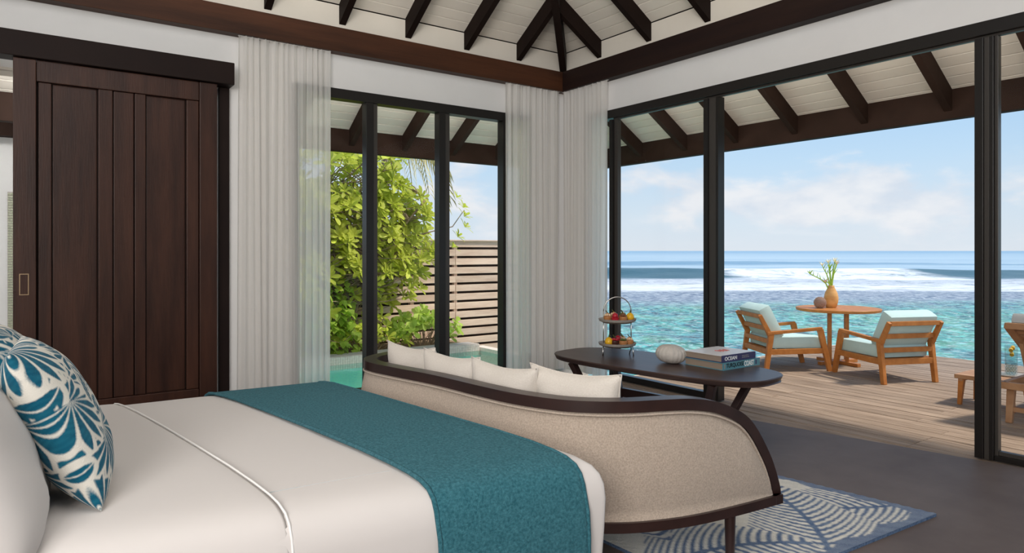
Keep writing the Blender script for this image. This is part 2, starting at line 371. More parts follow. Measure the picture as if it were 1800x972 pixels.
# ------------------------------------------------------------------ windows
def pane(parent, lo, hi): return B(lo, hi).build('pane', M['glass'], parent)
w1 = struct('window_1', 'black framed full height window onto the plunge pool garden', 'window')
fr = lambda nm, lo, hi, p, m='frame': B(lo, hi).build(nm, M[m], p, bevel=.003)
fr('header', (-3.13,-.018,2.75), (-.52,.10,2.84), w1)
fr('jamb', (-3.13,-.02,0), (-3.07,.09,2.75), w1); fr('mullion', (-.862,-.02,0), (-.81,.09,2.75), w1); fr('jamb', (-.56,-.01,0), (-.52,.09,2.75), w1); pane(w1, (-.81,.028,.05), (-.56,.036,2.75))
for xa, xb in ((-2.433,-2.312), (-1.647,-1.515)):
    fr('mullion', (xa,-.015,0), (xa+.072,.085,2.75), w1); fr('mullion_cover', (xa+.072,.005,0), (xb,.06,2.75), w1, 'frame2')
fr('bottom_rail', (-3.07,0,0), (-.862,.09,.05), w1)
for xa, xb in ((-3.07,-2.433), (-2.312,-1.647), (-1.515,-.862)): pane(w1, (xa,.028,.05), (xb,.036,2.75))
w2 = struct('window_2', 'black framed sliding glass doors opening onto the sea deck', 'window')
fr('header', (-.018,-9.5,2.752), (.10,-.46,2.84), w2)
fr('track', (.012,-9.5,2.735), (.05,-.80,2.752), w2, 'frame2')
fr('mullion', (-.02,-.815,0), (.09,-.77,2.735), w2); fr('jamb', (-.01,-.50,0), (.09,-.46,2.735), w2); pane(w2, (.03,-.77,.0), (.038,-.50,2.735)); fr('stile', (.01,-.865,0), (.06,-.815,2.735), w2, 'frame2')
fr('mullion', (-.02,-2.045,0), (.09,-1.995,2.735), w2); fr('mullion_cover', (-.005,-2.125,0), (.07,-2.045,2.735), w2, 'frame2'); fr('mullion', (-.012,-2.150,0), (.08,-2.125,2.735), w2)
fr('bottom_rail', (.0,-1.995,0), (.07,-.865,.06), w2)
pane(w2, (.03,-1.995,.06), (.038,-.865,2.735))
fr('mullion', (-.02,-4.225,0), (.09,-4.175,2.735), w2); fr('mullion_cover', (-.005,-4.255,0), (.07,-4.225,2.735), w2, 'frame2'); fr('mullion', (-.012,-4.280,0), (.08,-4.255,2.735), w2)
fr('stile', (.01,-4.300,.0), (.06,-4.280,2.735), w2, 'frame2')
fr('bottom_rail', (.0,-6.6,0), (.07,-4.280,.035), w2); fr('bottom_trim', (.015,-6.6,.035), (.055,-4.300,.062), w2, 'frame2')
pane(w2, (.03,-6.6,.062), (.038,-4.300,2.735)); fr('mullion', (-.02,-6.65,0), (.09,-6.6,2.735), w2)
# ------------------------------------------------------------------ sliding door
d1 = struct('door_1', 'dark mahogany panelled sliding barn door with recessed pull', 'door')
yd = -.12
def xd(px, y=-.12):             # position along the door face of each measured board line
    t = (px-900)/1200; return -5.09 + (.586+t*.81)*(6.02+y)/(.81-t*.586)
RX, RE = xd(350), xd(381)
def dp(nm, x0, x1, z0, z1, y0, y1=yd+.03, m='door'): return B((x0,y0,z0),(x1,y1,z1)).build(nm, M[m], d1, bevel=.005)
zt = 2.70
dp('stile', -5.118, -4.985, .02, zt, yd-.024); dp('stile', RX+.001, RE, .02, zt, yd-.024)
dp('rail', -4.982, RX-.002, 2.55, zt, yd-.018); dp('rail', -4.982, RX-.002, .02, .25, yd-.018)
for (a, b, y) in ((67,92,-.010), (92,172,.014), (172,199,-.020), (199,236,-.008), (236,257,-.014), (257,327,.014), (327,350,-.012)):
    x0, x1 = max(xd(a), -4.985), min(xd(b), RX)
    dp('panel' if y > 0 else 'batten', x0+.0035, x1-.0035, .253, 2.547, yd+y)
dp('core', -5.10, RE-.02, .03, 2.69, yd+.0165, yd+.028, 'rafter')
h_ = empty('handle'); h_.parent = d1
hm = MB()
hx, hz, hy = -5.055, 1.115, yd-.024
for lo, hi in (((-.028,-.002,-.075),(-.022,.004,.075)), ((.022,-.002,-.075),(.028,.004,.075)), ((-.022,-.002,.069),(.022,.004,.075)), ((-.022,-.002,-.075),(.022,.004,-.069))):
    hm.box((hx+lo[0],hy+lo[1],hz+lo[2]),(hx+hi[0],hy+hi[1],hz+hi[2]))
hm.build('handle_frame', M['brass'], h_); B((hx-.022,hy+.0005,hz-.069),(hx+.022,hy+.003,hz+.069)).build('handle_cup', M['walnut'], h_)
B((-3.745,-.045,0),(-3.665,-.002,2.70)).build('door_post', M['pelmet'], d1, bevel=.003)
tag(B((XE,-.175,2.705),(-3.655,-.002,2.885)).build('trim_3', M['pelmet'], bevel=.006), 'dark timber pelmet box hiding the sliding door track', 'pelmet', None, 'structure')
# room behind the sliding door
bw = MB(); bw.box((-9,2.6,-.1),(-4.6,2.75,3.1)); bw.box((-4.7,.13,-.1),(-4.6,2.6,3.1))
tag(bw.build('wall_bathroom', M['plaster']), 'white wall of the bathroom seen past the sliding door', 'wall', None, 'structure')
tag(B((-9,.13,2.9),(-4.72,2.6,3.0)).build('ceiling_bathroom', M['plaster']), 'white bathroom ceiling past the sliding door', 'ceiling', None, 'structure')
tag(B((-9,2.45,2.50),(-4.72,2.6,2.72)).build('trim_4', M['eave']), 'brown timber beam on the bathroom wall', 'beam', None, 'structure')
tag(B((-9,.12,-.1),(-4.6,2.75,0)).build('floor_bathroom', M['sand']), 'pale bathroom floor past the sliding door', 'floor', None, 'structure')
mo = struct('trim_5', 'narrow mosaic tile strip on the bathroom wall', 'tile strip')
B((-5.175,2.58,.0),(-5.07,2.598,1.95)).build('backing', M['grout'], mo)
tm = MB(); z = .02
while z < 1.93:
    for xx in (-5.172, -5.120): tm.box((xx,2.572,z),(xx+.046,2.58,z+.018))
    z += .026
tt = tm.build('mosaic_tile', mat('green_mosaic', (.25,.30,.18), .3, .5, var=(.62,.62,.48), vscale=60), mo); tt['kind'] = 'stuff'
light('bathroom_lamp_light', 'AREA', (-5.4, 1.3, 2.85), 32, (1.0, .98, .95), 1.2, aim=(-5.4, 1.6, 0))
#PART2
# ------------------------------------------------------------------ deck
dk = struct('deck', 'weathered grey brown timber deck beyond the sliding doors', 'deck')
PW = .136; DX0, DX1, DYF = -.48, 4.5, -.78
n = int(round((DX1-DX0)/PW)); cache = {}
for i in range(n):
    x0 = DX0 + i*PW; y = DYF - random.choice((.9, 1.5, 2.1, 2.7, 3.0)); yt = DYF
    while yt > -7.5:
        yb = max(y, -7.5); L = round(yt-yb, 2)
        vs = (L,)
        if vs not in cache: cache[vs] = B((0,-L+.003,-.03), (PW-.010,0,0)).mesh('plank', M['deck'], bevel=.003)
        o = link('plank', cache[vs], dk); o.location = (x0, yt, -.012 + random.uniform(-.0015,.0015))
        yt = yb; y -= random.choice((2.4, 3.0, 3.6))
B((DX0,-7.5,-.13), (DX1-.06,DYF-.03,-.045)).build('joist_bed', M['shade_joist'], dk)
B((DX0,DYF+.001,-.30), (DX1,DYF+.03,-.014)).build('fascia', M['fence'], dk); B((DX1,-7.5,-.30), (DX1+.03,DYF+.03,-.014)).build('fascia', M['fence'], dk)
for x in (.6, 2.5, 4.3):
    for y in (-.95, -3.2, -5.4): B((x,y-.08,-2.6),(x+.16,y+.08,-.13)).build('post', M['shade_joist'], dk)
# ------------------------------------------------------------------ plunge pool, planter, fence
po = struct('pool', 'plunge pool with pale mosaic edge outside the garden window', 'pool')
PX1 = .36
B((-4.5,.13,-1.5),(PX1,2.33,-1.4)).build('pool_floor', M['poolin'], po)
B((-4.5,2.285,-1.5),(PX1,2.44,-.16)).build('pool_wall', M['poolin'], po)
B((PX1,.13,-1.5),(PX1+.14,2.44,-.05)).build('pool_wall', M['mosaic'], po)
B((-4.5,.125,-1.5),(PX1,.2,-.03)).build('pool_wall', M['mosaic'], po)
B((-4.5,2.29,-.165),(PX1-.02,2.60,-.002)).build('edge_core', M['grout'], po)
# mosaic tiles on the raised edge: small real tiles in one mesh
tm = MB(); s = .031
x = -4.0
while x < PX1-.05:
    for r in range(5):
        tm.box((x+.0015,2.284,-.160+r*s+.0015),(x+s-.0015,2.29,-.160+(r+1)*s-.0015))
    for r in range(3): tm.box((x+.0015,2.29+r*s,-.002),(x+s-.0015,2.29+(r+1)*s-.003,.003))
    x += s
o = tm.build('mosaic_tile', M['mosaic'], po); o['kind'] = 'stuff'
def water_mat(name, deep, bs, bst=.25):
    m = bpy.data.materials.new(name); m.use_nodes = True; t = m.node_tree; t.nodes.clear()
    tc = N(t, 'ShaderNodeTexCoord'); nz = N(t, 'ShaderNodeTexNoise', inp={'Scale': bs, 'Detail': 3.0}); LK(t, tc.outputs['Object'], nz.inputs['Vector'])
    b = N(t, 'ShaderNodeBump', inp={'Strength': bst, 'Distance': .03}); LK(t, nz.outputs[0], b.inputs['Height'])
    lw = N(t, 'ShaderNodeLayerWeight', inp={'Blend': .5}); LK(t, b.outputs[0], lw.inputs['Normal'])
    fq = math_n(t, 'ADD', math_n(t, 'MULTIPLY', math_n(t, 'POWER', lw.outputs['Facing'], 5.0), .7), .02)
    tr = N(t, 'ShaderNodeBsdfTransparent', inp={0: (*deep, 1)}); g = N(t, 'ShaderNodeBsdfGlossy', inp={'Roughness': .03}); LK(t, b.outputs[0], g.inputs['Normal'])
    mx = N(t, 'ShaderNodeMixShader'); LK(t, fq, mx.inputs[0]); LK(t, tr.outputs[0], mx.inputs[1]); LK(t, g.outputs[0], mx.inputs[2])
    o = N(t, 'ShaderNodeOutputMaterial'); LK(t, mx.outputs[0], o.inputs[0]); return m
wt = B((-4.5,.2,-1.395),(PX1,2.284,-.10)).build('pool_water', water_mat('pool_water', (.72,.93,.90), 5), po)
B((-4.5,2.60,-.5),(PX1-.03,3.36,-.03)).build('planter_soil', M['soil'], po)
fe = thing('slat_fence', 'weathered horizontal slat timber fence behind the pool and shrubs', 'fence', (-1,3.38,-.6))
def loc(o, p): o.location = (o.location[0]-p.location[0], o.location[1]-p.location[1], o.location[2]-p.location[2])
sl_cache = {}
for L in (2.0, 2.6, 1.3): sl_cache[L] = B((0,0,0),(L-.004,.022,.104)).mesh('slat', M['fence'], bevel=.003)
z = 1.41
for r in range(15):
    for x, L in ((-4.0, 2.6), (-1.4, 2.0), (.6, 1.3)) if r % 2 else ((-4.0, 2.0), (-2.0, 2.6), (.6, 1.3)):
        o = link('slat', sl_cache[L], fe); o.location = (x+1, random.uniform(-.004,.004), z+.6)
    z -= .142
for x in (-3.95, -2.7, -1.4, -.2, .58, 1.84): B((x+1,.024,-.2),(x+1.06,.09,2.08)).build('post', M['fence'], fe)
B((-3,.10,-.2),(2.9,.115,2.02)).build('gap_shade_board', M['shade_joist'], fe)  # added dark sheet standing in for the shade between the slats
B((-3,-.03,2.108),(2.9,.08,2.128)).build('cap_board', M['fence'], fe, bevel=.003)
tag(B((-9,3.55,-1.6),(2.4,14,-.75)).build('ground', M['sand']), 'sandy ground behind the slat fence', 'ground', None, 'structure')
# ------------------------------------------------------------------ plants
def obovate(L, w, fold=.12, droop=.15):
    """a leaf blade along +X with a folded midrib, blunt tip"""
    st = ((0,.06),(.3,.45),(.62,.95),(.85,.9),(1.0,.3)); vs = []
    for t, ww in st:
        zc = -droop*L*t*t
        vs += [(t*L, -ww*w/2, zc+fold*ww*w), (t*L, 0, zc), (t*L, ww*w/2, zc+fold*ww*w)]
    fs = []
    for i in range(len(st)-1):
        a = i*3; fs += [(a,a+1,a+4,a+3),(a+1,a+2,a+5,a+4)]
    return vs, fs
def heart(L, w):
    st = ((0,.25),(.12,.9),(.3,1.0),(.6,.7),(1,.03)); vs = []
    for t, ww in st: vs += [(t*L-.0,-ww*w/2,.1*ww*w),(t*L,0,-.1*L*t*t),(t*L,ww*w/2,.1*ww*w)]
    fs = []
    for i in range(len(st)-1):
        a = i*3; fs += [(a,a+1,a+4,a+3),(a+1,a+2,a+5,a+4)]
    return vs, fs
def leafset(parent, mats, shape, leaves, keep=300):
    """leaves: list of matrices; nearest `keep` become objects, the rest one mesh"""
    camp = Vector(cam.location)
    vs, fs = shape
    me = MB().add(vs, fs).mesh('leaf', mats, smooth='all')
    leaves.sort(key=lambda m: (m.translation-camp).length / max(.2, m.to_scale()[0]))
    inv = Matrix.Translation(-Vector(parent.location))
    for m in leaves[:keep]:
        o = link('leaf', me, parent); o.matrix_local = inv @ m
    rest = leaves[keep:]
    if rest:
        mb = MB()
        for m in rest:
            k = inv @ m; mb.add([k @ Vector(v) for v in vs], fs)
        o = mb.build('leaves', mats, parent, smooth='all'); o['kind'] = 'stuff'
def rosette(p, d, out, n=9, size=1.0):
    d = Vector(d).normalized(); q = d.to_track_quat('Z', 'Y').to_matrix().to_4x4()
    a0 = random.random()*6.28
    for k in range(n):
        a = a0 + k*2.4; el = .15 + .9*(k/n)**.8 + random.uniform(-.12,.12)
        s = size*random.uniform(.7,1.15)*(1-.35*k/n)
        m = Matrix.Translation(p) @ q @ Matrix.Rotation(a, 4, 'Z') @ Matrix.Rotation(-el, 4, 'Y') @ Matrix.Scale(s, 4)
        out.append(m)
def branch_path(p0, p1, wob, n=7):
    p0, p1 = Vector(p0), Vector(p1); out = []
    for i in range(n):
        t = i/(n-1); p = p0.lerp(p1, t)
        if 0 < i < n-1: p += Vector((random.uniform(-wob,wob), random.uniform(-wob,wob), random.uniform(-wob,wob)*.6))
        out.append(p)
    return out
rnd = random.Random
# main bush tree
random.seed(21)
tr = thing('sea_lettuce_tree', 'tall bright green leafy shrub tree in the planter by the fence', 'shrub', (-1.75,2.88,-.03))
base = Vector(tr.location); LV = []
def crown_pt():
    while True:
        x = random.uniform(-2.75,-.02); z = random.uniform(.55,2.75); y = random.uniform(2.50,3.28)
        # outline: wide in the middle, right side leans in at the top
        cx = -1.45; rx = 1.25
        r = ((x-cx)/rx)**2 + ((z-1.55)/1.28)**2
        if r < 1.0 and not (x > -.75 and z > 2.2 and random.random() < .8) and not (x < -1.15 and z > 2.2 and random.random() < .6) and not (z < 1.0 and random.random() < .6): return Vector((x,y,z))
stems = []
for k in range(7):
    b = base + Vector((random.uniform(-.25,.2), random.uniform(-.1,.12), -.02))
    tip = Vector((-2.5+k*.36, random.uniform(2.6,3.15), random.uniform(1.7,2.4))); path = branch_path(b, tip, .09, 8); stems.append(path)
    MB().tube([p-base for p in path], [.03*(1-.75*i/7)+.006 for i in range(8)], 7).build('stem', M['bark'], tr, smooth='all')
tw = MB()
for k in range(600):
    p = crown_pt(); st = random.choice(stems); q = min(st, key=lambda v: (v-p).length + (0 if v.z < p.z else .8))
    path = branch_path(q, p, .05, 5); tw.tube([v-base for v in path], [.009,.008,.006,.005,.004], 4, False)
    d = (path[-1]-path[-2]).normalized() *.5 + Vector((random.uniform(-.3,.3),-.85,.55)); rosette(p, d, LV, random.randint(9,12), random.uniform(.8,1.2))
o = tw.build('twig', M['bark'], tr, smooth='all'); o['kind'] = 'stuff'
for p in ((.16,2.45,1.98),(.22,2.5,1.70),(.05,2.45,2.12),(.10,2.5,1.55),(.2,2.48,1.85),(.0,2.5,1.4)):      # the spray reaching right of the crown
    rosette(Vector(p), (.4,-.3,.6), LV, 9, .9)
MB().tube([Vector(v)-base for v in ((-.7,2.75,1.5),(-.35,2.5,1.62),(.0,2.48,1.7),(.2,2.48,1.95))], [.012,.01,.008,.005], 5).build('stem', M['bark'], tr, smooth='all')
leafset(tr, M['leaf'], obovate(.18,.062), LV)
# lower vine with heart shaped leaves at the left
vi = thing('vine', 'trailing green vine with heart shaped leaves at the foot of the fence', 'vine', (-2.1,2.80,-.03)); base = Vector(vi.location); LV = []
vm = MB()
for k in range(80):
    x = random.uniform(-2.75,-1.45); z0 = random.uniform(.3,1.0); y = random.uniform(2.62,2.9)
    pts = [Vector((x+random.uniform(-.08,.08)*i, y, max(.0, z0-.14*i))) for i in range(6)]
    vm.tube([p-base for p in pts], .004, 4, False)
    for p in pts:
        for _ in range(2):
            m = Matrix.Translation(p+Vector((random.uniform(-.04,.04),-.03,random.uniform(-.04,.04)))) @ Matrix.Rotation(random.uniform(-2.6,-.5),4,'Z') @ Matrix.Rotation(random.uniform(.3,1.1),4,'Y') @ Matrix.Scale(random.uniform(.6,1.2),4); LV.append(m)
vm.build('stem', M['bark'], vi); leafset(vi, M['leaf2'], heart(.12,.10), LV)
# low shrub right of the second post
random.seed(5)
def low_shrub(name, label, c, rx, h, n, size, mt, shape):
    t = thing(name, label, 'shrub', c); b = Vector(c); LV = []; mb = MB()
    for k in range(n):
        a = random.uniform(0, 6.28); r = math.sqrt(random.random()); p = b + Vector((rx*r*math.cos(a), .25*r*math.sin(a), h*(1-.65*r*r)*random.uniform(.35,1)))
        mb.tube([v-b for v in branch_path(b+Vector((rx*.35*r*math.cos(a),0,-.02)), p, .03, 4)], [.008,.006,.005,.004], 4, False)
        rosette(p, (rx*math.cos(a)*.6,-.75,.55), LV, random.randint(6,8), size*random.uniform(.8,1.2))
    mb.build('stem', M['bark'], t); leafset(t, mt, shape, LV); return t
low_shrub('low_shrub', 'low leafy green shrub spreading along the pool edge by the pale slats', (-.28,2.82,-.03), .62, .62, 46, 1.0, M['leaf2'], obovate(.15,.075))
low_shrub('low_shrub', 'low yellow green shrub in the middle of the planter under the tree', (-1.15,2.82,-.03), .6, .55, 44, .95, M['leaf'], obovate(.15,.06))
# palm behind the fence
random.seed(11)
pm = thing('palm_tree', 'tall palm with drooping dry fronds behind the fence', 'palm', (.26,5.9,-.75)); base = Vector(pm.location)
MB().tube([Vector((0,0,0)),Vector((.1,.05,1.6)),Vector((.25,.0,3.2)),Vector((.42,-.05,4.35))], [.16,.12,.11,.12], 12).build('trunk', M['bark'], pm, smooth='all')
cr = Vector((.42,-.05,4.35))
fv = []
for k in range(15):
    a = k*2*PI/15 + random.uniform(-.15,.15); L = random.uniform(1.5,2.0); dr = random.uniform(.7,1.25)
    mb = MB(); rib = []
    for i in range(11):
        t = i/10; rib.append(cr + Vector((math.cos(a)*L*t*(1-.35*t), math.sin(a)*L*t*(1-.35*t), .5*t - dr*1.5*t*t)))
    mb.tube(rib, [.018*(1-.8*i/10)+.003 for i in range(11)], 5)
    for i in range(1, 11):
        for h in (0, .5):
            p = rib[i] if h == 0 else rib[i].lerp(rib[i-1], .5)
            for s in (-1, 1):
                side = Vector((-math.sin(a), math.cos(a), 0))*s; ll = .5*(1-abs(i/10-.45)*.9)
                e = p + side*ll*.35 + Vector((math.cos(a)*.12,math.sin(a)*.12,-ll*.95)); wv = Vector((math.cos(a),math.sin(a),0))*.016
                mid = p.lerp(e,.45)+side*.04
                mb.add([p-wv*.5,p+wv*.5,mid+wv,mid-wv,e], [(0,1,2,3),(3,2,4)])
    mb.build('frond', M['frond'], pm)
# ------------------------------------------------------------------ sea
def pick(vals):
    out = []
    for a, b, s in vals:
        x = a
        while x < b - 1e-6: out.append(x); x += s
    out.append(vals[-1][1]); return out
US = pick([(-60000,-6000,9000),(-6000,-600,900),(-600,-120,60),(-120,140,1.6),(140,600,60),(600,6000,900),(6000,60000,9000)])
VS = pick([(-30,4,6),(4,50,1.5),(50,130,.7),(130,200,5),(200,1000,80),(1000,5000,600),(5000,60000,9000)])
def seah(u, v):
    h = 0.0
    if -130 < u < 150 and 4 < v < 200:
        e = 72 + 1.2*math.sin(u*.045) + .5*math.sin(u*.21)
        a = .62 + .12*math.sin(u*.06+1) + .08*math.sin(u*.19)
        d = v-e
        h += a*(math.exp(-(d/5.5)**2) if d < 0 else math.exp(-(d/9)**2))
        e2 = 116 + 3*math.sin(u*.03+2); h += (.55+.25*math.sin(u*.05))*math.exp(-((v-e2)/8)**2)
        e3 = 55 + 1.5*math.sin(u*.08) + .8*math.sin(u*.33); h += .14*math.exp(-((v-e3)/2.5)**2)
        h += .03*math.sin(u*.7+v*.9)+.03*math.sin(u*.37-v*1.3)
    return h
sv = [(u, v, seah(u, v)) for v in VS for u in US]; nu = len(US)
sf = [(j*nu+i, j*nu+i+1, (j+1)*nu+i+1, (j+1)*nu+i) for j in range(len(VS)-1) for i in range(nu-1)]
sea = MB().add(sv, sf).build('sea', None, smooth='all')
sea.location = (-5.09+0, -6.02+0, -1.2); sea.rotation_euler = (0,0,-math.radians(35.9))
tag(sea, 'turquoise shallow sea with white breaking surf and blue horizon', 'sea', None, 'structure')
m = bpy.data.materials.new('sea_water'); m.use_nodes = True; t = m.node_tree; p = t.nodes['Principled BSDF']
tc = N(t, 'ShaderNodeTexCoord'); sp = N(t, 'ShaderNodeSeparateXYZ'); LK(t, tc.outputs['Object'], sp.inputs[0])
def nz(scale, sx, sy, det=4, dist=0, loc=(0,0,0), rough=.6):
    mp = N(t, 'ShaderNodeMapping', inp={'Scale': (sx,sy,1), 'Location': loc}); LK(t, tc.outputs['Object'], mp.inputs[0])
    n = N(t, 'ShaderNodeTexNoise', inp={'Scale': scale, 'Detail': det, 'Roughness': rough, 'Distortion': dist}); LK(t, mp.outputs[0], n.inputs['Vector']); return n.outputs[0]
V = sp.outputs[1]; U = sp.outputs[0]
big = nz(.12, 1, .9, 5, .8); mid = nz(.75, 1, .55, 5, .6, rough=.65); fine = nz(2.6, 1, .8, 5, .5, rough=.7); fine2 = nz(5.5, .8, .9, 4, .3, rough=.7, loc=(3,7,0))
lag = ramp(t, mid, [(.36, srgb(18,70,104)), (.44, srgb(46,128,146)), (.51, srgb(96,192,180)), (.58, srgb(150,220,196)), (.66, srgb(104,158,92))])
lag2 = ramp(t, big, [(.38, srgb(54,130,150)), (.48, srgb(118,204,192)), (.56, srgb(96,186,162)), (.66, srgb(58,120,104))])
lagc = mixc(t, .4, lag.outputs[0], lag2.outputs[0])
fl_ = ramp(t, fine, [(.38, (.04,.07,.10)), (.50, (.46,.46,.46)), (.60, (.97,.99,.97))])
lagc = mixc(t, .9, lagc, fl_.outputs[0], 'OVERLAY')
sky_glint = ramp(t, fine2, [(.54, 0.0), (.61, .9)]); lagc = mixc(t, sky_glint.outputs[0], lagc, srgb(226,246,242))  # pale speckle: glints of sky put into the water colour
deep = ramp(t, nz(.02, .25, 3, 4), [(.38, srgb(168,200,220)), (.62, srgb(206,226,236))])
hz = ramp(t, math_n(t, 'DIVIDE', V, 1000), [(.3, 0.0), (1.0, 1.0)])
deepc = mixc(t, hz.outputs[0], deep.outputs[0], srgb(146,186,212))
# lavender reef band in front of the surf
jit = math_n(t, 'MULTIPLY', math_n(t, 'SUBTRACT', nz(.06, 1, .5, 5), .5), 14)
Vj = math_n(t, 'ADD', V, jit)
reef = ramp(t, fine, [(.38, srgb(94,108,136)), (.50, srgb(160,172,194)), (.60, srgb(232,236,242))])
rm = ramp(t, math_n(t, 'DIVIDE', Vj, 100), [(.30, 0), (.37, 1)], 'EASE')
col = mixc(t, rm.outputs[0], lagc, reef.outputs[0])
col = mixc(t, .0, col, (0,0,0))
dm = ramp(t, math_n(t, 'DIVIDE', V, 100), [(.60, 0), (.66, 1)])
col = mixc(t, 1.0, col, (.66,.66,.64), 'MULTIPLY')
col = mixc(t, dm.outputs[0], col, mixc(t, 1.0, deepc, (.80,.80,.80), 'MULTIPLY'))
# wave face: dark green on the shoreward side of the swell ridge
geo = N(t, 'ShaderNodeNewGeometry')
zs = sp.outputs[2]
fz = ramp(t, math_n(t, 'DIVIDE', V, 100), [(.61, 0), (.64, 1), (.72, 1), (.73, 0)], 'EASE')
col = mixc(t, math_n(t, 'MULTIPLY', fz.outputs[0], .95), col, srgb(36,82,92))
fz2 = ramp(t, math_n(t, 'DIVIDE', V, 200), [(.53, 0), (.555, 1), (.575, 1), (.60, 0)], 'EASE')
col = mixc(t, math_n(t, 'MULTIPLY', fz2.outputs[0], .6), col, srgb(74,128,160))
# foam: surf wash v 43..61 with torn lower edge, breaking crest between u 22 and 42
wash = ramp(t, math_n(t, 'DIVIDE', math_n(t, 'ADD', V, math_n(t, 'MULTIPLY', jit, .6)), 100), [(.42, 0), (.445, 1), (.50, .95), (.54, .55), (.59, .5), (.63, 0)], 'EASE')
tear = ramp(t, nz(.9, .35, 1.1, 6, .5, rough=.7), [(.36, .1), (.52, 1.0)])
fo = math_n(t, 'MULTIPLY', wash.outputs[0], tear.outputs[0])
uj = math_n(t, 'ADD', U, math_n(t, 'MULTIPLY', math_n(t, 'SUBTRACT', nz(.25, 1, 1, 4), .5), 8))
ub = ramp(t, math_n(t, 'DIVIDE', uj, 100), [(.20, 0), (.225, 1), (.40, 1), (.43, 0)])
vb = ramp(t, math_n(t, 'DIVIDE', V, 100), [(.56, 0), (.60, 1), (.745, 1), (.765, 0)])
cb = math_n(t, 'MULTIPLY', ub.outputs[0], vb.outputs[0])
cb = math_n(t, 'MULTIPLY', cb, ramp(t, nz(.55, .5, .5, 7, .6, rough=.75), [(.36, .25), (.50, 1.0)]).outputs[0])
fo = math_n(t, 'MAXIMUM', fo, cb)
sw = math_n(t, 'MULTIPLY', ramp(t, nz(1.4, .25, 1.6, 6, .8, rough=.75), [(.60, 0), (.70, .75)]).outputs[0], ramp(t, math_n(t, 'DIVIDE', V, 100), [(.22, .0), (.36, 1), (.62, 1), (.68, .0)]).outputs[0])
fo = math_n(t, 'MAXIMUM', fo, sw)
col = mixc(t, fo, col, (.95,.95,.95))
LK(t, col, p.inputs['Base Color'])
p.inputs['Roughness'].default_value = .3; p.inputs['Specular IOR Level'].default_value = .3
bp = N(t, 'ShaderNodeBump', inp={'Strength': .55, 'Distance': .25}); LK(t, nz(1.6, .6, 1.5, 5, .3), bp.inputs['Height']); LK(t, bp.outputs[0], p.inputs['Normal'])
sea.data.materials.append(m)
#PART3
import numpy as np
# ------------------------------------------------------------------ curtains
def curtain(name, label, x0, x1, axis, m, zt=3.16, pleat=.075, amp=.024, seed=1, flare=0.0, off=-.062):
    r = random.Random(seed); L = x1-x0; nn = int(L/.009); ph = [r.uniform(0,6.28) for _ in range(6)]
    zs = [0.012, .25, .7, 1.2, 1.7, 2.2, 2.6, 2.85, 3.0, 3.09, zt]
    mb = MB()
    def fn(u, v):
        z = zs[min(len(zs)-1, int(round(v*(len(zs)-1))))]; h = z/zt
        a = x0 + L*u; w = 2*PI*L*u/pleat
        k = .35 + .65*math.sin(2*PI*L*u/.41+ph[0])*math.sin(2*PI*L*u/.27+ph[5])
        d = amp*(.65+.5*k)*math.sin(w + 1.6*math.sin(w*.23+ph[1]) + .6*(1-h)*math.sin(w*.17+ph[2])) + .010*math.sin(2.3*w+ph[3])
        a += .018*(1-h)*math.sin(w*.23+ph[4]) + flare*(1-h)*u
        d = max(-.042, min(.042, d))
        return (a, off+d, z) if axis == 'A' else (off+d, a, z)
    mb.grid(fn, nn, len(zs)-1)
    t = thing(name, label, 'curtain', (x0,off,0) if axis == 'A' else (off,x0,0))
    b = Vector(t.location); mb.v = [tuple(Vector(v)-b) for v in mb.v]
    mb.build('curtain_panel', m, t, smooth='all')
    hd = MB(); fn2 = lambda a: (a, off, 0)
    for (lo, hi) in (((x0,off-.012,zt-.012),(x1,off+.012,zt+.012)),):
        lo2, hi2 = (lo, hi) if axis == 'A' else ((lo[1],lo[0],lo[2]), (hi[1],hi[0],hi[2]))
        B(tuple(Vector(lo2)-b), tuple(Vector(hi2)-b)).build('curtain_track', M['plaster'], t)
    return t
curtain('sheer_curtain', 'white sheer curtain hanging beside the dark sliding door', -3.60, -2.80, 'A', M['sheer'], seed=3, pleat=.062)
curtain('sheer_curtain', 'white sheer curtain in the corner beside the garden window', -.86, -.115, 'A', M['sheer2'], seed=8, pleat=.10)
curtain('sheer_curtain', 'white sheer curtain in the corner beside the sea opening', -.80, -.06, 'B', M['sheer2'], seed=12, pleat=.09)

# ------------------------------------------------------------------ bed
Hn, Fn, Ff, Hf = (Vector(p) for p in ((-6.0,-3.86), (-3.425,-4.29), (-3.69,-2.27), (-6.0,-2.09)))
QUAD = [Hn, Fn, Ff, Hf]
def edge_d(p, a, b):
    e = (b-a).normalized(); n = Vector((-e.y, e.x)); return (Vector(p)-a).dot(n)
PROF = [(-.2,.10),(0,.49),(.006,.537),(.02,.570),(.045,.596),(.09,.613),(.15,.622),(.26,.630),(.45,.637),(.75,.640),(2,.642)]
def profz(d):
    for (a, za), (b, zb) in zip(PROF, PROF[1:]):
        if d <= b: return za + (zb-za)*(max(d,a)-a)/(b-a)
    return PROF[-1][1]
def bedz(p):
    p = Vector(p[:2]); return profz(min(edge_d(p,Hn,Fn), edge_d(p,Fn,Ff)*4, edge_d(p,Ff,Hf)))
def inset_quad(d, foot=1):
    pts = []; dv = [d, d*foot, d, d]
    for i in range(4):
        a, b, c = QUAD[i-1], QUAD[i], QUAD[(i+1)%4]
        e1 = (b-a).normalized(); e2 = (c-b).normalized(); n1 = Vector((-e1.y,e1.x)); n2 = Vector((-e2.y,e2.x))
        d1, d2 = dv[i-1], dv[i]; c_ = n1.dot(n2); k = 1-c_*c_; pts.append(b + n1*((d1-c_*d2)/k) + n2*((d2-c_*d1)/k))
    return pts
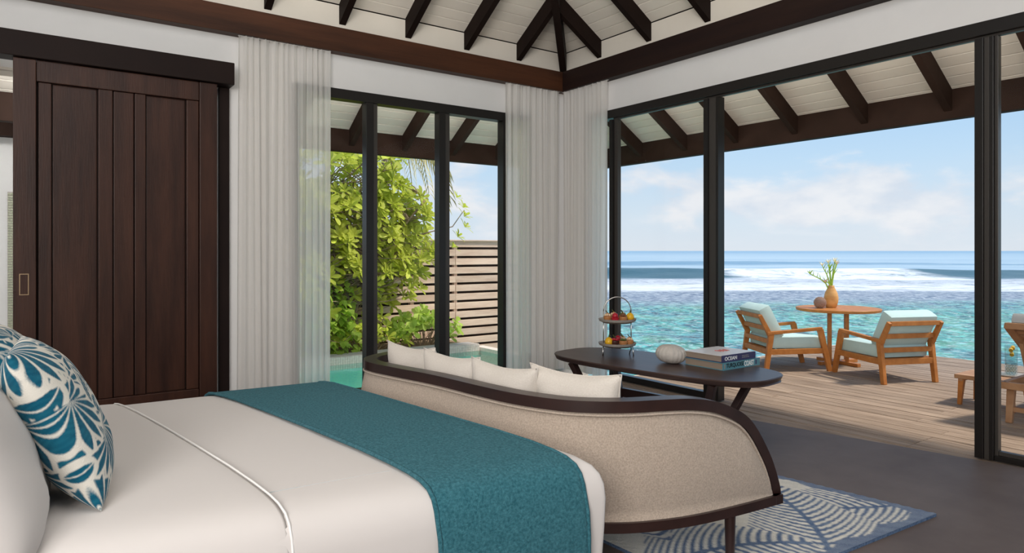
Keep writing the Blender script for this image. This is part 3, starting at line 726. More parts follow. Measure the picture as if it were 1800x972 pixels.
def round_loop(pts, r, seg=6, mid=14):
    out = []
    for i in range(4):
        a, b, c = pts[i-1], pts[i], pts[(i+1)%4]
        p = b + (a-b).normalized()*r; q = b + (c-b).normalized()*r
        for k in range(seg+1):
            t = k/seg; out.append(p*(1-t)**2 + b*2*t*(1-t) + q*t*t)
        e = c + (b-c).normalized()*r
        for k in range(1, mid): out.append(q.lerp(e, k/mid))
    return out
bed = thing('bed', 'large bed with white duvet, turned sheet and piped edge', 'bed', (-4.7,-3.15,0))
bb = Vector(bed.location); mb = MB(); rings = []
for d, z, r in ((.035,.06,.05),(.02,.2,.05),(.006,.38,.055),(0,.49,.06),(.006,.537,.06),(.02,.570,.065),(.045,.596,.075),(.09,.613,.09),(.15,.622,.11),(.26,.630,.14),(.45,.637,.16),(.75,.640,.16)):
    L = round_loop(inset_quad(d, .25 if d < .3 else .5), r*.55)
    rings.append([(p.x-bb.x + .004*math.sin(i*.9), p.y-bb.y + .004*math.sin(i*.7+1), z + .0015*math.sin(i*1.3+z*40)) for i, p in enumerate(L)])
nn = len(rings[0]); vs = [v for r in rings for v in r]
fs = [(i*nn+k, i*nn+(k+1)%nn, (i+1)*nn+(k+1)%nn, (i+1)*nn+k) for i in range(len(rings)-1) for k in range(nn)] + [tuple((len(rings)-1)*nn+k for k in range(nn))]
mb.add(vs, fs).build('duvet', M['duvet'], bed, smooth='all')
iq = inset_quad(.08); MB().prism([(p.x-bb.x,p.y-bb.y) for p in iq], .0, .058).build('bed_base', M['walnut'], bed)
def strip_surface(near_l, near_r, far_l, far_r, lift, drop, nt=14):
    """cloth laid across the bed from the near side over the top to the far side; *_l, *_r give x on that edge"""
    def on_edge(a, b, x):
        t = (x-a.x)/(b.x-a.x); return a.lerp(b, t)
    e1 = (Fn-Hn).normalized(); n1 = Vector((-e1.y,e1.x)); e2 = (Hf-Ff).normalized(); n2 = Vector((-e2.y,e2.x))
    ds = [-.035,-.03,-.02,-.01,-.004,.006,.02,.045,.09,.15,.26,.45,.75]; zd = [drop, drop+.1, .30, .38, .46]
    rows = []
    for i, d in enumerate(ds): rows.append(('n', d, zd[i] if i < 5 else None))
    for k in range(1, 5): rows.append(('m', k/5, None))
    for i, d in reversed(list(enumerate(ds))): rows.append(('f', d, zd[i] if i < 5 else None))
    V = []
    for kind, d, z in rows:
        row = []
        for j in range(nt+1):
            t = j/nt
            n0 = on_edge(Hn, Fn, near_l+(near_r-near_l)*t); f0 = on_edge(Ff, Hf, far_l+(far_r-far_l)*t); dr = (f0-n0).normalized()
            if kind == 'n': p = n0 + dr*max(d,-.012)
            elif kind == 'f': p = f0 - dr*max(d,-.012)
            else: p = (n0+dr*.75).lerp(f0-dr*.75, d)
            if z is None: zz = bedz(p) + lift
            else:
                zz = z; p = p + dr*((-1 if kind == 'n' else 1)*(lift*.8 + .006*math.sin(t*9+z*8)*(.47-z)*3))
            row.append((p.x, p.y, zz))
        V.append(row)
    return V
def cloth(rows, name, m, parent, thick, base):
    mb = MB(); nt = len(rows[0]); R = len(rows)
    up = [tuple(Vector(v)-base) for r in rows for v in r]
    me_f = [(i*nt+j, i*nt+j+1, (i+1)*nt+j+1, (i+1)*nt+j) for i in range(R-1) for j in range(nt-1)]
    mb.add(up, me_f); o = mb.build(name, m, parent, smooth='all')
    md = o.modifiers.new('thickness', 'SOLIDIFY'); md.thickness = thick; md.offset = 0
    sb = o.modifiers.new('soft', 'SUBSURF'); sb.levels = 1; sb.render_levels = 1
    return o
sheet = strip_surface(-5.98, -4.47, -5.98, -4.73, .008, .10, 18)
cloth(sheet, 'turned_sheet', M['duvet'], bed, .008, bb)
MB().tube([Vector(r[-1])-bb+Vector((.002,0,.002)) for r in sheet], .0038, 6).build('piping', M['pipe'], bed, smooth='all')
sp_ = [(-4.46+.34*k/8, -3.93+.05*k/8-.13*0) for k in range(9)]
MB().tube([Vector((x,y,bedz((x,y))+.0005))-bb for x, y in [(-4.50+.40*k/9, -3.93-.035*k/9) for k in range(10)]], .0016, 5).build('seam', M['greyc'], bed)
tw_ = thing('bed_throw', 'teal woven throw laid across the foot of the bed', 'throw', (-3.9,-3.2,.62)); tb = Vector(tw_.location)
run = strip_surface(-4.045, -3.52, -4.315, -3.755, .013, .08, 16)
cloth(run, 'throw_cloth', M['runner'], tw_, .012, tb)
for j, nm in ((0,'hem'),(-1,'hem')): MB().tube([Vector(r[j])-tb+Vector((0,0,.001)) for r in run], .008, 6).build(nm, M['runner'], tw_, smooth='all')

# ------------------------------------------------------------------ pillows and cushions
def pillow_mb(w, h, t, ear=.05, n=18, pw=4, seed=0, wr=0.0):
    r = random.Random(seed); p1, p2, p3 = (r.uniform(0,6.28) for _ in range(3)); mb = MB(); vs = []; idx = {}
    def pos(i, j, s):
        u = -1+2*i/n; v = -1+2*j/n
        u = math.copysign(1-(1-abs(u))**1.25, u); v = math.copysign(1-(1-abs(v))**1.25, v)
        x = w/2*u*(1-ear*(1-v*v)); y = h/2*v*(1-ear*(1-u*u))
        q = max(0, (1-abs(u)**pw)*(1-abs(v)**pw))**.55
        z = s*t/2*q*(1 + wr*math.sin(5*u+p1)*math.sin(4*v+p2) + wr*.6*math.sin(9*(u+v)+p3))
        return (x, y, z)
    for s in (1, -1):
        for j in range(n+1):
            for i in range(n+1):
                if s == -1 and (i in (0,n) or j in (0,n)): idx[(i,j,s)] = idx[(i,j,1)]; continue
                idx[(i,j,s)] = len(vs); vs.append(pos(i,j,s))
    fs = []
    for j in range(n):
        for i in range(n):
            a = [idx[(i,j,1)], idx[(i+1,j,1)], idx[(i+1,j+1,1)], idx[(i,j+1,1)]]; b = [idx[(i,j,-1)], idx[(i,j+1,-1)], idx[(i+1,j+1,-1)], idx[(i+1,j,-1)]]
            fs += [tuple(a), tuple(b)]
    mb.add(vs, fs); return mb
def pillow_edge(w, h, ear, n=18):
    out = []
    for k in range(4*n+1):
        e, q = divmod(k, n); s = -1+2*q/n
        u, v = ((s,-1),(1,s),(-s,1),(-1,-s),(-1,-1))[min(e,4)]
        out.append((w/2*u*(1-ear*(1-v*v)), h/2*v*(1-ear*(1-u*u)), 0))
    return out
def orient(o, c, xdir, ydir):
    x = Vector(xdir).normalized(); y = Vector(ydir); y = (y - x*y.dot(x)).normalized(); z = x.cross(y)
    o.matrix_world = Matrix(((x.x,y.x,z.x,c[0]),(x.y,y.y,z.y,c[1]),(x.z,y.z,z.z,c[2]),(0,0,0,1)))
    o.location = c
# white pillow, nearest
wp = thing('pillow', 'plain white bed pillow leaning at the near corner of the bed', 'pillow')
pillow_mb(.58, .52, .25, .02, 20, 3.2, 4, .04).build('pillow_body', M['duvet'], wp, smooth='all')
MB().tube(pillow_edge(.58,.52,.02), .004, 5, False).build('piping', M['duvet'], wp, smooth='all')
orient(wp, (-5.175,-3.77,.80), (0.05,1,0), (-.34,.02,.94))
# palm print cushions
def palm_ink(seed, x, y):
    r = np.random.RandomState(seed); ink = np.zeros(len(x), bool)
    for k in range(40):                      # feather and fan leaves in teal, each with a clear margin
        cx, cy = r.uniform(-1.15,1.15,2); a0 = r.uniform(0,6.28); R = r.uniform(.38,.72); lim0 = 1.5
        dx, dy = x-cx, y-cy
        for grow in (1, 0):
            g = .07*grow
            if k % 3 == 0:
                s_ = (dx*np.cos(a0)+dy*np.sin(a0))/R; d = (-dx*np.sin(a0)+dy*np.cos(a0))/R - .12*s_*s_
                cut = 0 if grow else (np.mod(s_*4.5-np.abs(d)*4,1) > .80)*.45
                wd = .30*np.sqrt(np.clip((s_+g)*(1.3+g-s_),0,1))*(1-cut)+g; leaf = (s_ > -g) & (s_ < 1.25+g) & (np.abs(d) < wd) & ((np.abs(d) > .012) | bool(grow))
            else:
                th = np.arctan2(dy,dx)-a0; th = (th+np.pi)%(2*np.pi)-np.pi; rr = np.hypot(dx,dy)/R
                nlf = 7+k%3; f = np.mod(th/lim0*nlf/2+.5,1); lim = 1.05-.4*(th/lim0)**2; q_ = np.clip(rr/np.maximum(lim,.1),0,1)
                leaf = (np.abs(th) < lim0) & (rr < lim+g) & (np.abs(f-.5) < .5*np.clip(.95*np.sin(q_*np.pi*.90+.25),0.06,.74)+g*4)
            ink = (ink & ~leaf) if grow else (ink | leaf)
    return ink.astype(float)
def palm_colour(me, seed, w, h):
    co = np.zeros(len(me.vertices)*3); me.vertices.foreach_get('co', co); co = co.reshape(-1,3)
    x, y = co[:,0]/w*2, co[:,1]/h*2
    ink = sum(palm_ink(seed, x+.006*math.cos(k*1.05), y+.006*math.sin(k*1.05)) for k in range(6))/6
    n1 = .5+.5*np.sin(40*x+3*np.sin(17*y))*np.sin(55*y+2*np.sin(13*x))
    c = np.ones((len(x),4)); base = np.array(srgb(226,222,212)); ta = np.array(srgb(14,84,110)); tb2 = np.array(srgb(38,118,140))
    c[:,:3] = (ta*(1-.5*n1[:,None])+tb2*.5*n1[:,None])*ink[:,None] + base*(1-ink[:,None])
    a = me.color_attributes.new('print', 'FLOAT_COLOR', 'POINT'); a.data.foreach_set('color', c.ravel().astype(np.float32))
M['palm'] = mat('palm_print', (1,1,1), .95, .1, attr='print', bump=.25, bscale=300, sheen=.1)
def palm_cushion(label, c, xd_, yd_, seed, group=None):
    t = thing('patterned_cushion', label, 'cushion')
    o = pillow_mb(.47, .49, .20, .03, 200, 2.6, seed, .02).build('cushion_body', M['palm'], t, smooth='all'); palm_colour(o.data, seed, .47, .49)
    orient(t, c, xd_, yd_); return t
palm_cushion('teal palm leaf print cushion standing in front of the white pillow', (-4.992,-3.615,.862), (.07,1,0), (-.42,0,.90), 23)
palm_cushion('teal palm leaf print cushion half hidden behind the front one', (-5.08,-3.10,.870), (.03,1,0), (-.42,0,.91), 9)

# ------------------------------------------------------------------ sofa
CT = [(-2.72,-2.06,.27),(-2.78,-2.07,.46),(-2.90,-2.11,.62),(-3.05,-2.17,.725),(-3.22,-2.235,.755),(-3.38,-2.31,.76),(-3.50,-2.41,.76),(-3.54,-2.56,.76),(-3.505,-2.8,.76),(-3.445,-3.1,.76),(-3.405,-3.5,.76),
      (-3.37,-3.70,.76),(-3.30,-3.88,.76),(-3.215,-3.985,.76),(-3.10,-4.07,.76),(-2.95,-4.135,.76),(-2.82,-4.172,.752),(-2.672,-4.198,.718),(-2.513,-4.218,.620),(-2.388,-4.23,.455),(-2.322,-4.236,.31),(-2.31,-4.24,.24)]
def catmull(P, per=5):
    P = [Vector(p) for p in P]; out = []
    for i in range(len(P)-1):
        a, b, c, d = P[max(i-1,0)], P[i], P[i+1], P[min(i+2,len(P)-1)]
        for k in range(per):
            t = k/per; out.append(.5*((2*b)+(c-a)*t+(2*a-5*b+4*c-d)*t*t+(3*b-a-3*c+d)*t**3))
    out.append(P[-1]); return out
CT = [(x, y, z-.014 if z > .7 else z) for x, y, z in CT]
path = catmull(CT); NP_ = len(path)
sofa = thing('sofa', 'curved sofa in oatmeal linen with dark walnut top rail', 'sofa', (-2.95,-3.2,0)); sb_ = Vector(sofa.location)
tan2 = []; inn = []
for i in range(NP_):
    d = path[min(i+2,NP_-1)] - path[max(i-2,0)]; t2 = Vector((d.x,d.y,0)).normalized(); inn.append(Vector((-t2.y,t2.x,0)))
    tan2.append((path[min(i+1,NP_-1)]-path[max(i-1,0)]).normalized())
def sweep(pts, wdt, hgt, inset):
    mb = MB(); rings = []
    for i, p in enumerate(pts):
        n = inn[i]; b = n.cross(tan2[i]); b = -b if b.z < 0 and abs(b.z) > .2 else b
        T = tan2[i]; b = T.cross(n); 
        if b.z < -.05: b = -b
        c = p + n*inset
        for s, q in ((-.5,-.5),(.5,-.5),(.5,.5),(-.5,.5)): rings.append(c + n*(s*wdt) + b*(q*hgt) - sb_)
    m_ = len(pts)
    fs = [(i*4+k, i*4+(k+1)%4, (i+1)*4+(k+1)%4, (i+1)*4+k) for i in range(m_-1) for k in range(4)] + [(0,1,2,3), tuple((m_-1)*4+k for k in range(4))]
    return mb.add(rings, fs)
# outer frame of the arm ends points along the curve's outer normal
def fix_b(i):
    b = tan2[i].cross(inn[i]); 
    return b
def sweep2(pts, wdt, hgt, inset):
    rings = []; ref = None
    for i, p in enumerate(pts):
        n = inn[i]; b = tan2[i].cross(n).normalized()
        if ref is not None and b.dot(ref) < 0: b = -b
        if ref is None: b = b if True else b
        ref = b; c = p + n*inset
        for s, q in ((-.5,-1),(.5,-1),(.5,0),(-.5,0)): rings.append((c, n, b, s, q))
    mid = rings[(len(pts)//2)*4][2]; sg = 1 if mid.z > 0 else -1
    vs = [c + n*(s*wdt) + b*(sg*q*hgt) - sb_ for c, n, b, s, q in rings]; m_ = len(pts)
    fs = [(i*4+k, i*4+(k+1)%4, (i+1)*4+(k+1)%4, (i+1)*4+k) for i in range(m_-1) for k in range(4)] + [(0,1,2,3), tuple((m_-1)*4+k for k in range(4))]
    return MB().add(vs, fs), [b*sg for c, n, b, s, q in rings[::4]]
rl, BN = sweep2(path, .074, .047, .030); rl.build('top_rail', M['walnut'], sofa, smooth=True, bevel=0)
# upholstered shell: outer and inner skins under the rail
NV = 9; vs = []; ZB_ = .262
for side in (0, 1):
    for i in range(NP_):
        top = path[i] - BN[i]*.044; zt_ = max(ZB_, top.z)
        for j in range(NV+1):
            v = j/NV; z = ZB_ + (zt_-ZB_)*v
            bul = .028*math.sin(PI*v)*min(1, (zt_-ZB_)/.3) + .012*(1-v)
            # the end of the shell leans back under the arm rail
            q = Vector((top.x, top.y, 0))
            o = q + inn[i]*((.006-bul) if side == 0 else (.085+bul*.4)); vs.append((o.x-sb_.x, o.y-sb_.y, z))
fs = []; W_ = NV+1
for side in (0, 1):
    o = side*NP_*W_
    for i in range(NP_-1):
        for j in range(NV): fs.append((o+i*W_+j, o+(i+1)*W_+j, o+(i+1)*W_+j+1, o+i*W_+j+1))
o = NP_*W_
for i in range(NP_-1): fs.append((i*W_+NV, (i+1)*W_+NV, o+(i+1)*W_+NV, o+i*W_+NV)); fs.append((i*W_, (i+1)*W_, o+(i+1)*W_, o+i*W_))
for i in (0, NP_-1):
    for j in range(NV): fs.append((i*W_+j, i*W_+j+1, o+i*W_+j+1, o+i*W_+j))
MB().add(vs, fs).build('upholstered_back', M['linen'], sofa, smooth='all')
wl = [path[i]-BN[i]*.058+inn[i]*(-.006)-sb_ for i in range(6, NP_-5)]
MB().tube(wl, .005, 6).build('welt', M['linen'], sofa, smooth='all')
# base frame
basep = [Vector((p.x,p.y,0)) - inn[i]*.022 for i, p in enumerate(path)]
vs = []
for i, p in enumerate(basep):
    for s, z in ((0,.222),(.06,.222),(.06,.262),(0,.262)): q = p + inn[i]*s; vs.append((q.x-sb_.x, q.y-sb_.y, z))
m_ = len(basep); fs = [(i*4+k, i*4+(k+1)%4, (i+1)*4+(k+1)%4, (i+1)*4+k) for i in range(m_-1) for k in range(4)] + [(0,1,2,3), tuple((m_-1)*4+k for k in range(4))]
bf = MB().add(vs, fs); bf.bar(Vector((-2.34,-4.25,.242))-sb_, Vector((-2.74,-2.05,.242))-sb_, .055, .040); bf.build('base_frame', M['walnut'], sofa)
B(tuple(Vector((-2.47,-4.17,.185))-sb_), tuple(Vector((-2.36,-4.05,.222))-sb_)).build('corner_block', M['walnut'], sofa, bevel=.004)
for x, y, z0 in ((-2.60,-4.185,.019),(-2.79,-2.14,.019),(-3.29,-3.72,0),(-3.38,-2.55,0)):
    MB().lathe([(.019,z0),(.024,.224)], 14, (x-sb_.x,y-sb_.y,0)).build('leg', M['walnut'], sofa, smooth=True)
ip = [(path[i]+inn[i]*.11) for i in range(4, NP_-4, 3)]; ip = [(p.x,p.y) for p in ip] 
ip = [(-2.50,-2.24)] + [p for p in ip if p[0] < -2.62] + [(-2.40,-4.08)]
MB().prism([(x-sb_.x,y-sb_.y) for x, y in ip], .263, .44).build('seat_cushion', M['cush'], sofa, smooth=True, bevel=.02)
# four back cushions
CS = [(-3.275,-2.585,-.16,'pale linen sofa cushion at the far end of the curved sofa',.44),(-3.255,-2.99,-.14,'pale linen sofa cushion second from the far end of the sofa',.46),
      (-3.215,-3.40,-.12,'pale linen sofa cushion third from the far end of the sofa',.46),(-3.10,-3.765,-.26,'pale linen sofa cushion at the near end, beside the coffee table',.48)]
for k, (x, y, a, lb, w) in enumerate(CS):
    t = thing('sofa_cushion', lb, 'cushion', group='back cushions along the sofa')
    pillow_mb(w, .44, .17, .13, 20, 3.5, 30+k, .07).build('cushion_body', M['cush'], t, smooth='all')
    MB().tube(pillow_edge(w,.44,.13,20), .0035, 5, False).build('welt', M['cush'], t, smooth='all')
    orient(t, (x,y,.612 if k < 3 else .622), (math.sin(a),-math.cos(a),0) if False else (-math.sin(-a),1,0), (-.16,0,.98))

# ------------------------------------------------------------------ rug
RQ = [Vector(p) for p in ((-2.87,-4.38),(-1.31,-4.475),(-1.70,-1.75),(-2.98,-1.75))]
rug = thing('rug', 'cream rug with blue palm frond pattern and blue border', 'rug', (-2.2,-3.2,0)); rb = Vector(rug.location)
def rpt(u, v): return RQ[0].lerp(RQ[1],u).lerp(RQ[3].lerp(RQ[2],u), v)
NU, NVV = 300, 480
mb = MB(); mb.grid(lambda u, v: (*(rpt(u,v)-rb.xy), .016+.0015*math.sin(u*190)*math.sin(v*310)), NU, NVV)
o = mb.build('pile', None, rug, smooth='all'); me = o.data
co = np.zeros(len(me.vertices)*3); me.vertices.foreach_get('co', co); co = co.reshape(-1,3)
X, Y = co[:,0]+rb.x, co[:,1]+rb.y
rs = np.random.RandomState(3); noise = np.clip(.5*rs.rand(len(X)) + .25 + .25*np.sin(X*23+3*np.sin(Y*17))*np.sin(Y*29+2*np.sin(X*13)) + .15*np.sin(X*71+Y*53), 0, 1)
ink = np.zeros(len(X))
FR = [((-1.40,-4.28),(-1.95,-3.72),.35),((-2.25,-4.45),(-1.62,-3.55),-.30),((-2.75,-4.05),(-2.15,-4.30),.30),((-1.50,-3.4),(-2.2,-2.9),.3),((-2.6,-3.4),(-1.9,-2.3),.3),((-2.8,-2.6),(-2.1,-1.8),-.2),((-1.75,-2.9),(-1.85,-1.9),.2)]
for (a, b, bow) in FR:
    a = np.array(a); b = np.array(b); L = np.linalg.norm(b-a); e = (b-a)/L; n = np.array((-e[1],e[0]))
    dx, dy = X-a[0], Y-a[1]; s = (dx*e[0]+dy*e[1])/L; d = dx*n[0]+dy*n[1] - bow*L*(s-s*s)*1.2
    ad = np.abs(d); inside = (s-ad*.9 > -.35) & (s < 1.02) & (ad < .40*np.clip(1.15-s,0.1,1))
    ph_ = np.mod((s*L - ad*.45 - 1.9*ad*ad + .1*ad*s)/.050, 1)
    stripe = (ph_ < .50-.45*ad) & inside; spine = (ad < .014) & (s > -.05) & (s < 1.0)
    ink = np.where(inside, 0, ink); ink = np.where(stripe | spine, 1, ink)
uu = np.tile(np.linspace(0,1,NU+1), NVV+1); vv = np.repeat(np.linspace(0,1,NVV+1), NU+1)
wob = .012*np.sin(uu*31)+.010*np.sin(vv*67)
ink = np.where((uu+wob > .95) | (vv+wob*.6 < .028) | (vv > .97), .9, ink)
ik = ink.reshape(NVV+1, NU+1); pk = np.pad(ik, 1, mode='edge'); ink = ((pk[1:-1,1:-1]*2+pk[:-2,1:-1]+pk[2:,1:-1]+pk[1:-1,:-2]+pk[1:-1,2:])/6).ravel()
cream = np.array(srgb(240,236,226)); cream2 = np.array(srgb(196,196,190)); b1 = np.array(srgb(68,96,138)); b2 = np.array(srgb(146,164,184))
c = np.ones((len(X),4)); nn_ = noise[:,None]
c[:,:3] = (cream*(1-.45*nn_)+cream2*.45*nn_)*(1-ink[:,None]) + (b1*(1-.55*nn_)+b2*.55*nn_)*ink[:,None]
at = me.color_attributes.new('print', 'FLOAT_COLOR', 'POINT'); at.data.foreach_set('color', c.ravel().astype(np.float32))
me.materials.append(mat('rug_pile', (1,1,1), .95, .05, attr='print', bump=.5, bscale=160, sheen=.1))
ed = MB().prism([(p.x-rb.x,p.y-rb.y) for p in RQ], .001, .0145).build('backing', mat('rug_edge', srgb(70,92,126), .95, .05, var=srgb(120,140,168), vscale=80), rug)

# ------------------------------------------------------------------ coffee table and what stands on it
TT = .52
tcx, tcy = -1.215, -2.525
ct = thing('coffee_table', 'dark walnut coffee table with rounded top in front of the sofa', 'table', (tcx,tcy,.018), math.radians(7))
def sq(a, b, n, k=72):
    out = []
    for i in range(k):
        t = 2*PI*i/k; c, s = math.cos(t), math.sin(t); out.append((a*math.copysign(abs(c)**(2/n),c), b*math.copysign(abs(s)**(2/n),s)))
    return out
top = MB(); n = 72; H = TT-.018
rings = [(sq(.355,.900,3.2),H-.042),(sq(.372,.892,3.2),H-.034),(sq(.385,.905,3.2),H-.006),(sq(.380,.900,3.2),H)]
vs = [(x,y,z) for r, z in rings for x, y in r]
fs = [(i*n+k,i*n+(k+1)%n,(i+1)*n+(k+1)%n,(i+1)*n+k) for i in range(3) for k in range(n)] + [tuple(range(n-1,-1,-1)), tuple(3*n+k for k in range(n))]
top.add(vs, fs).build('tabletop', M['tabletop'], ct, smooth=True)
for sx in (-1, 1):
    for sy in (-1, 1):
        MB().bar((sx*.27,sy*.62,H-.042),(sx*.18,sy*.50,.17),.05,.05,(0,1,0),.045,.05).bar((sx*.185,sy*.505,.20),(sx*.235,sy*.56,0),.05,.05,(0,1,0),.035,.04).build('leg', M['walnut'], ct, bevel=.006)
    MB().bar((sx*.185,-.5,.18),(sx*.185,.5,.18),.04,.07).build('stretcher', M['walnut'], ct, bevel=.004)
for sy in (-1, 1): MB().bar((-.2,sy*.5,.18),(.2,sy*.5,.18),.04,.06).build('cross_rail', M['walnut'], ct, bevel=.004)
# cake stand
cs = thing('cake_stand', 'two tier grey cake stand with arched steel handle on the coffee table', 'cake stand', (-1.215,-2.10,TT), math.radians(-36))
PZ = (.078, .268)
for z in PZ: MB().lathe([(.02,z-.012),(.11,z-.011),(.143,z+.004),(.151,z+.022),(.147,z+.023),(.138,z+.014),(.0,z+.013)], 36).build('plate', M['stone'], cs, smooth=True)
ap = [(.11*math.cos(a),0,.350+.112*math.sin(a)) for a in [PI*k/18 for k in range(19)]]
for s in (-1, 1):
    MB().tube([(s*.11,0,.350),(s*.11,0,.04)], .0042, 8).tube([(s*.11,0,.078),(s*.115,-.02,.076),(s*.118,-.035,.066),(s*.12,-.04,.03),(s*.122,-.043,.0)], .0045, 8).tube([(s*.11,0,.04),(s*.108,.03,.03),(s*.106,.05,.0)], .0045, 8).build('leg', M['steel'], cs, smooth='all')
MB().tube(ap, .0042, 8).build('handle', M['steel'], cs, smooth='all')
def sm(name, c, r=.5): return mat(name, c, r, .4)
PM = {'tan': sm('baked_choux', srgb(176,120,72)), 'choc': sm('chocolate_sponge', srgb(66,34,26)), 'red': sm('raspberry', srgb(176,34,48), .35), 'yel': sm('lemon_glaze', srgb(228,178,40), .3), 'leafy': sm('mint', srgb(80,92,40)), 'cream': sm('cream', srgb(226,196,160)), 'nut': sm('praline', srgb(120,76,46))}
def pastry(lx, lz, ly, kind, label):
    a = math.radians(-36); wx = -1.215+lx*math.cos(a)-ly*math.sin(a); wy = -2.10+lx*math.sin(a)+ly*math.cos(a)
    t = thing('pastry', label, 'pastry', (wx,wy,TT+lz+.0135), group='pastries on the cake stand'); t.scale = (1.3,1.3,1.22)
    if kind == 'yel':
        MB().lathe([(.016,0),(.024,.006),(.026,.018),(.022,.032),(.012,.044),(0,.048)], 16).build('glazed_dome', PM['yel'], t, smooth='all'); MB().lathe([(.025,0),(.025,.004)], 14).build('biscuit', PM['tan'], t)
        MB().bar((0,0,.044),(.006,0,.062),.010,.003).build('garnish', PM['leafy'], t)
    elif kind == 'red':
        MB().lathe([(.020,0),(.025,.022)], 16).build('case', PM['red'], t, smooth=True)
        MB().lathe([(.017,.022),(.019,.03),(.014,.045),(0,.052)], 14, fr=lambda a, z: 1+.08*math.sin(a*6+z*300)).build('berry', PM['red'], t, smooth='all')
    else:
        MB().lathe([(.020,0),(.026,.012),(.024,.026),(.0,.028)], 16).build('case', PM['choc' if kind == 'choc' else 'tan'], t, smooth=True)
        for k in range(5):
            q = k*1.256; s = MB().lathe([(0,-.009),(.008,-.004),(.009,.003),(0,.010)], 8, (.012*math.cos(q),.012*math.sin(q),.033+.002*(k%2))); s.build('topping', PM[{'choc':'red','tan':'cream','nut':'nut','mint':'leafy'}.get(kind,'cream')], t, smooth='all')
        MB().lathe([(0,.026),(.011,.032),(.009,.044),(0,.050)], 10).build('topping', PM[{'choc':'choc','tan':'tan','nut':'nut','mint':'cream'}[kind]], t, smooth='all')
        MB().bar((0,0,.046),(-.012,.004,.062),.010,.003).build('garnish', PM['leafy'], t)
for a in ((-.082,PZ[1],-.035,'tan','golden choux pastry at the outer edge of the upper plate beside the curtain'),(-.03,PZ[1],-.085,'red','red raspberry tartlet on the upper plate'),(-.02,PZ[1],.05,'tan','golden choux pastry at the back of the upper plate'),
          (.035,PZ[1],-.075,'nut','brown praline puff at the front of the upper plate'),(.05,PZ[1],.04,'mint','choux topped with green garnish at the back of the upper plate'),(.098,PZ[1],-.02,'yel','yellow lemon dome on the upper plate beside the sea'),
          (-.075,PZ[0],-.055,'yel','yellow lemon dome on the lower plate beside the curtain'),(-.028,PZ[0],-.06,'choc','chocolate cake with red berries on the lower plate'),(.01,PZ[0],.03,'red','red raspberry tartlet on the lower plate'),
          (.035,PZ[0],-.075,'mint','choux with green topping at the front of the lower plate'),(.05,PZ[0],.06,'tan','golden choux at the back of the lower plate'),(.092,PZ[0],-.035,'tan','golden choux at the sea side edge of the lower plate')): pastry(*a)
# urchin shell
us = thing('urchin_shell', 'ribbed grey ceramic sea urchin shell on the coffee table', 'ornament', (-1.17,-2.615,TT))
prof = [(.0,-.064)] + [(.112*math.cos(a)**.75, .068*math.sin(a)) for a in [-1.2+2.65*k/16 for k in range(17)]] + [(.0,.066)]
mb = MB().lathe(prof, 100, fr=lambda a, z: 1+.05*abs(math.sin(a*10))**.6-.03)
Rm = Matrix.Rotation(math.radians(3),4,'Y') @ Matrix.Rotation(math.radians(4),4,'X'); mb.v = [tuple(Rm @ Vector(v)) for v in mb.v]; zm = min(v[2] for v in mb.v); mb.v = [(x,y,z-zm) for x,y,z in mb.v]
mb.build('shell_body', M['shell'], us, smooth='all')
bm2 = MB()
for k in range(20):
    for j in range(10):
        ph2 = -.2+1.5*j/9; a = k*PI/10+.157; q = Vector((.113*math.cos(ph2)*math.cos(a),.113*math.cos(ph2)*math.sin(a),.0685*math.sin(ph2))); q = Rm @ q
        bm2.lathe([(0,-.0022),(.0022,0),(0,.0022)], 5, (q.x,q.y,q.z-zm))
o = bm2.build('beading', M['shell'], us, smooth='all'); o['kind'] = 'stuff'
# books
def text(parent, body, m, x0, x1, z0, z1, y, name='lettering', face='front'):
    c = bpy.data.curves.new('lettering', 'FONT'); c.body = body; c.size = 1; c.extrude = .004; c.offset = .022
    tmp = bpy.data.objects.new('lettering', c); COL.objects.link(tmp); bpy.context.view_layer.update()
    me = bpy.data.meshes.new_from_object(tmp.evaluated_get(bpy.context.evaluated_depsgraph_get())); bpy.data.objects.remove(tmp); me.materials.clear(); me.materials.append(m)
    o = link(name, me, parent); bpy.context.view_layer.update()
    bbx = [v[0] for v in o.bound_box]; bby = [v[1] for v in o.bound_box]
    sx = (x1-x0)/(max(bbx)-min(bbx)); sy = (z1-z0)/(max(bby)-min(bby))
    o.scale = (sx, sy, .12)
    if face == 'front': o.rotation_euler = (PI/2,0,0); o.location = (x0-min(bbx)*sx, y, z0-min(bby)*sy)
    else: o.location = (x0-min(bbx)*sx, z0-min(bby)*sy, y)
    return o
def book(label, c, w, d, h, mc, ms):
    t = thing('book', label, 'book', c)
    B((.006,.004,.004),(w-.008,d-.006,h-.004)).build('pages', M['paper'], t)
    B((0,0,h-.004),(w,d,h)).build('front_cover', mc, t); B((0,0,0),(w,d,.004)).build('back_cover', ms, t); B((0,-.004,0),(w,.003,h)).build('spine', ms, t)
    return t
bx, by = -1.135, -3.045
b1_ = book('thick book with pale teal spine under the white covered book', (bx,by,TT), .425, .335, .052, M['tealc'], M['tealc'])
text(b1_, 'TURQUOISE', M['ink'], .035, .235, .010, .045, -.0045); text(b1_, 'COAST', M['white'], .240, .355, .008, .046, -.0045)
B((.372,-.0048,.010),(.386,-.004,.042)).build('spine_mark', M['navy'], b1_)
B((.012,-.0048,.010),(.022,-.004,.042)).build('spine_mark', M['stone'], b1_)
b2_ = book('white covered book with navy spine lying topmost of the stack', (bx+.006,by+.012,TT+.0525), .385, .325, .048, M['cover_w'], M['navy'])
text(b2_, 'OCEAN', M['white'], .028, .165, .011, .037, -.0045); sm_ = MB()
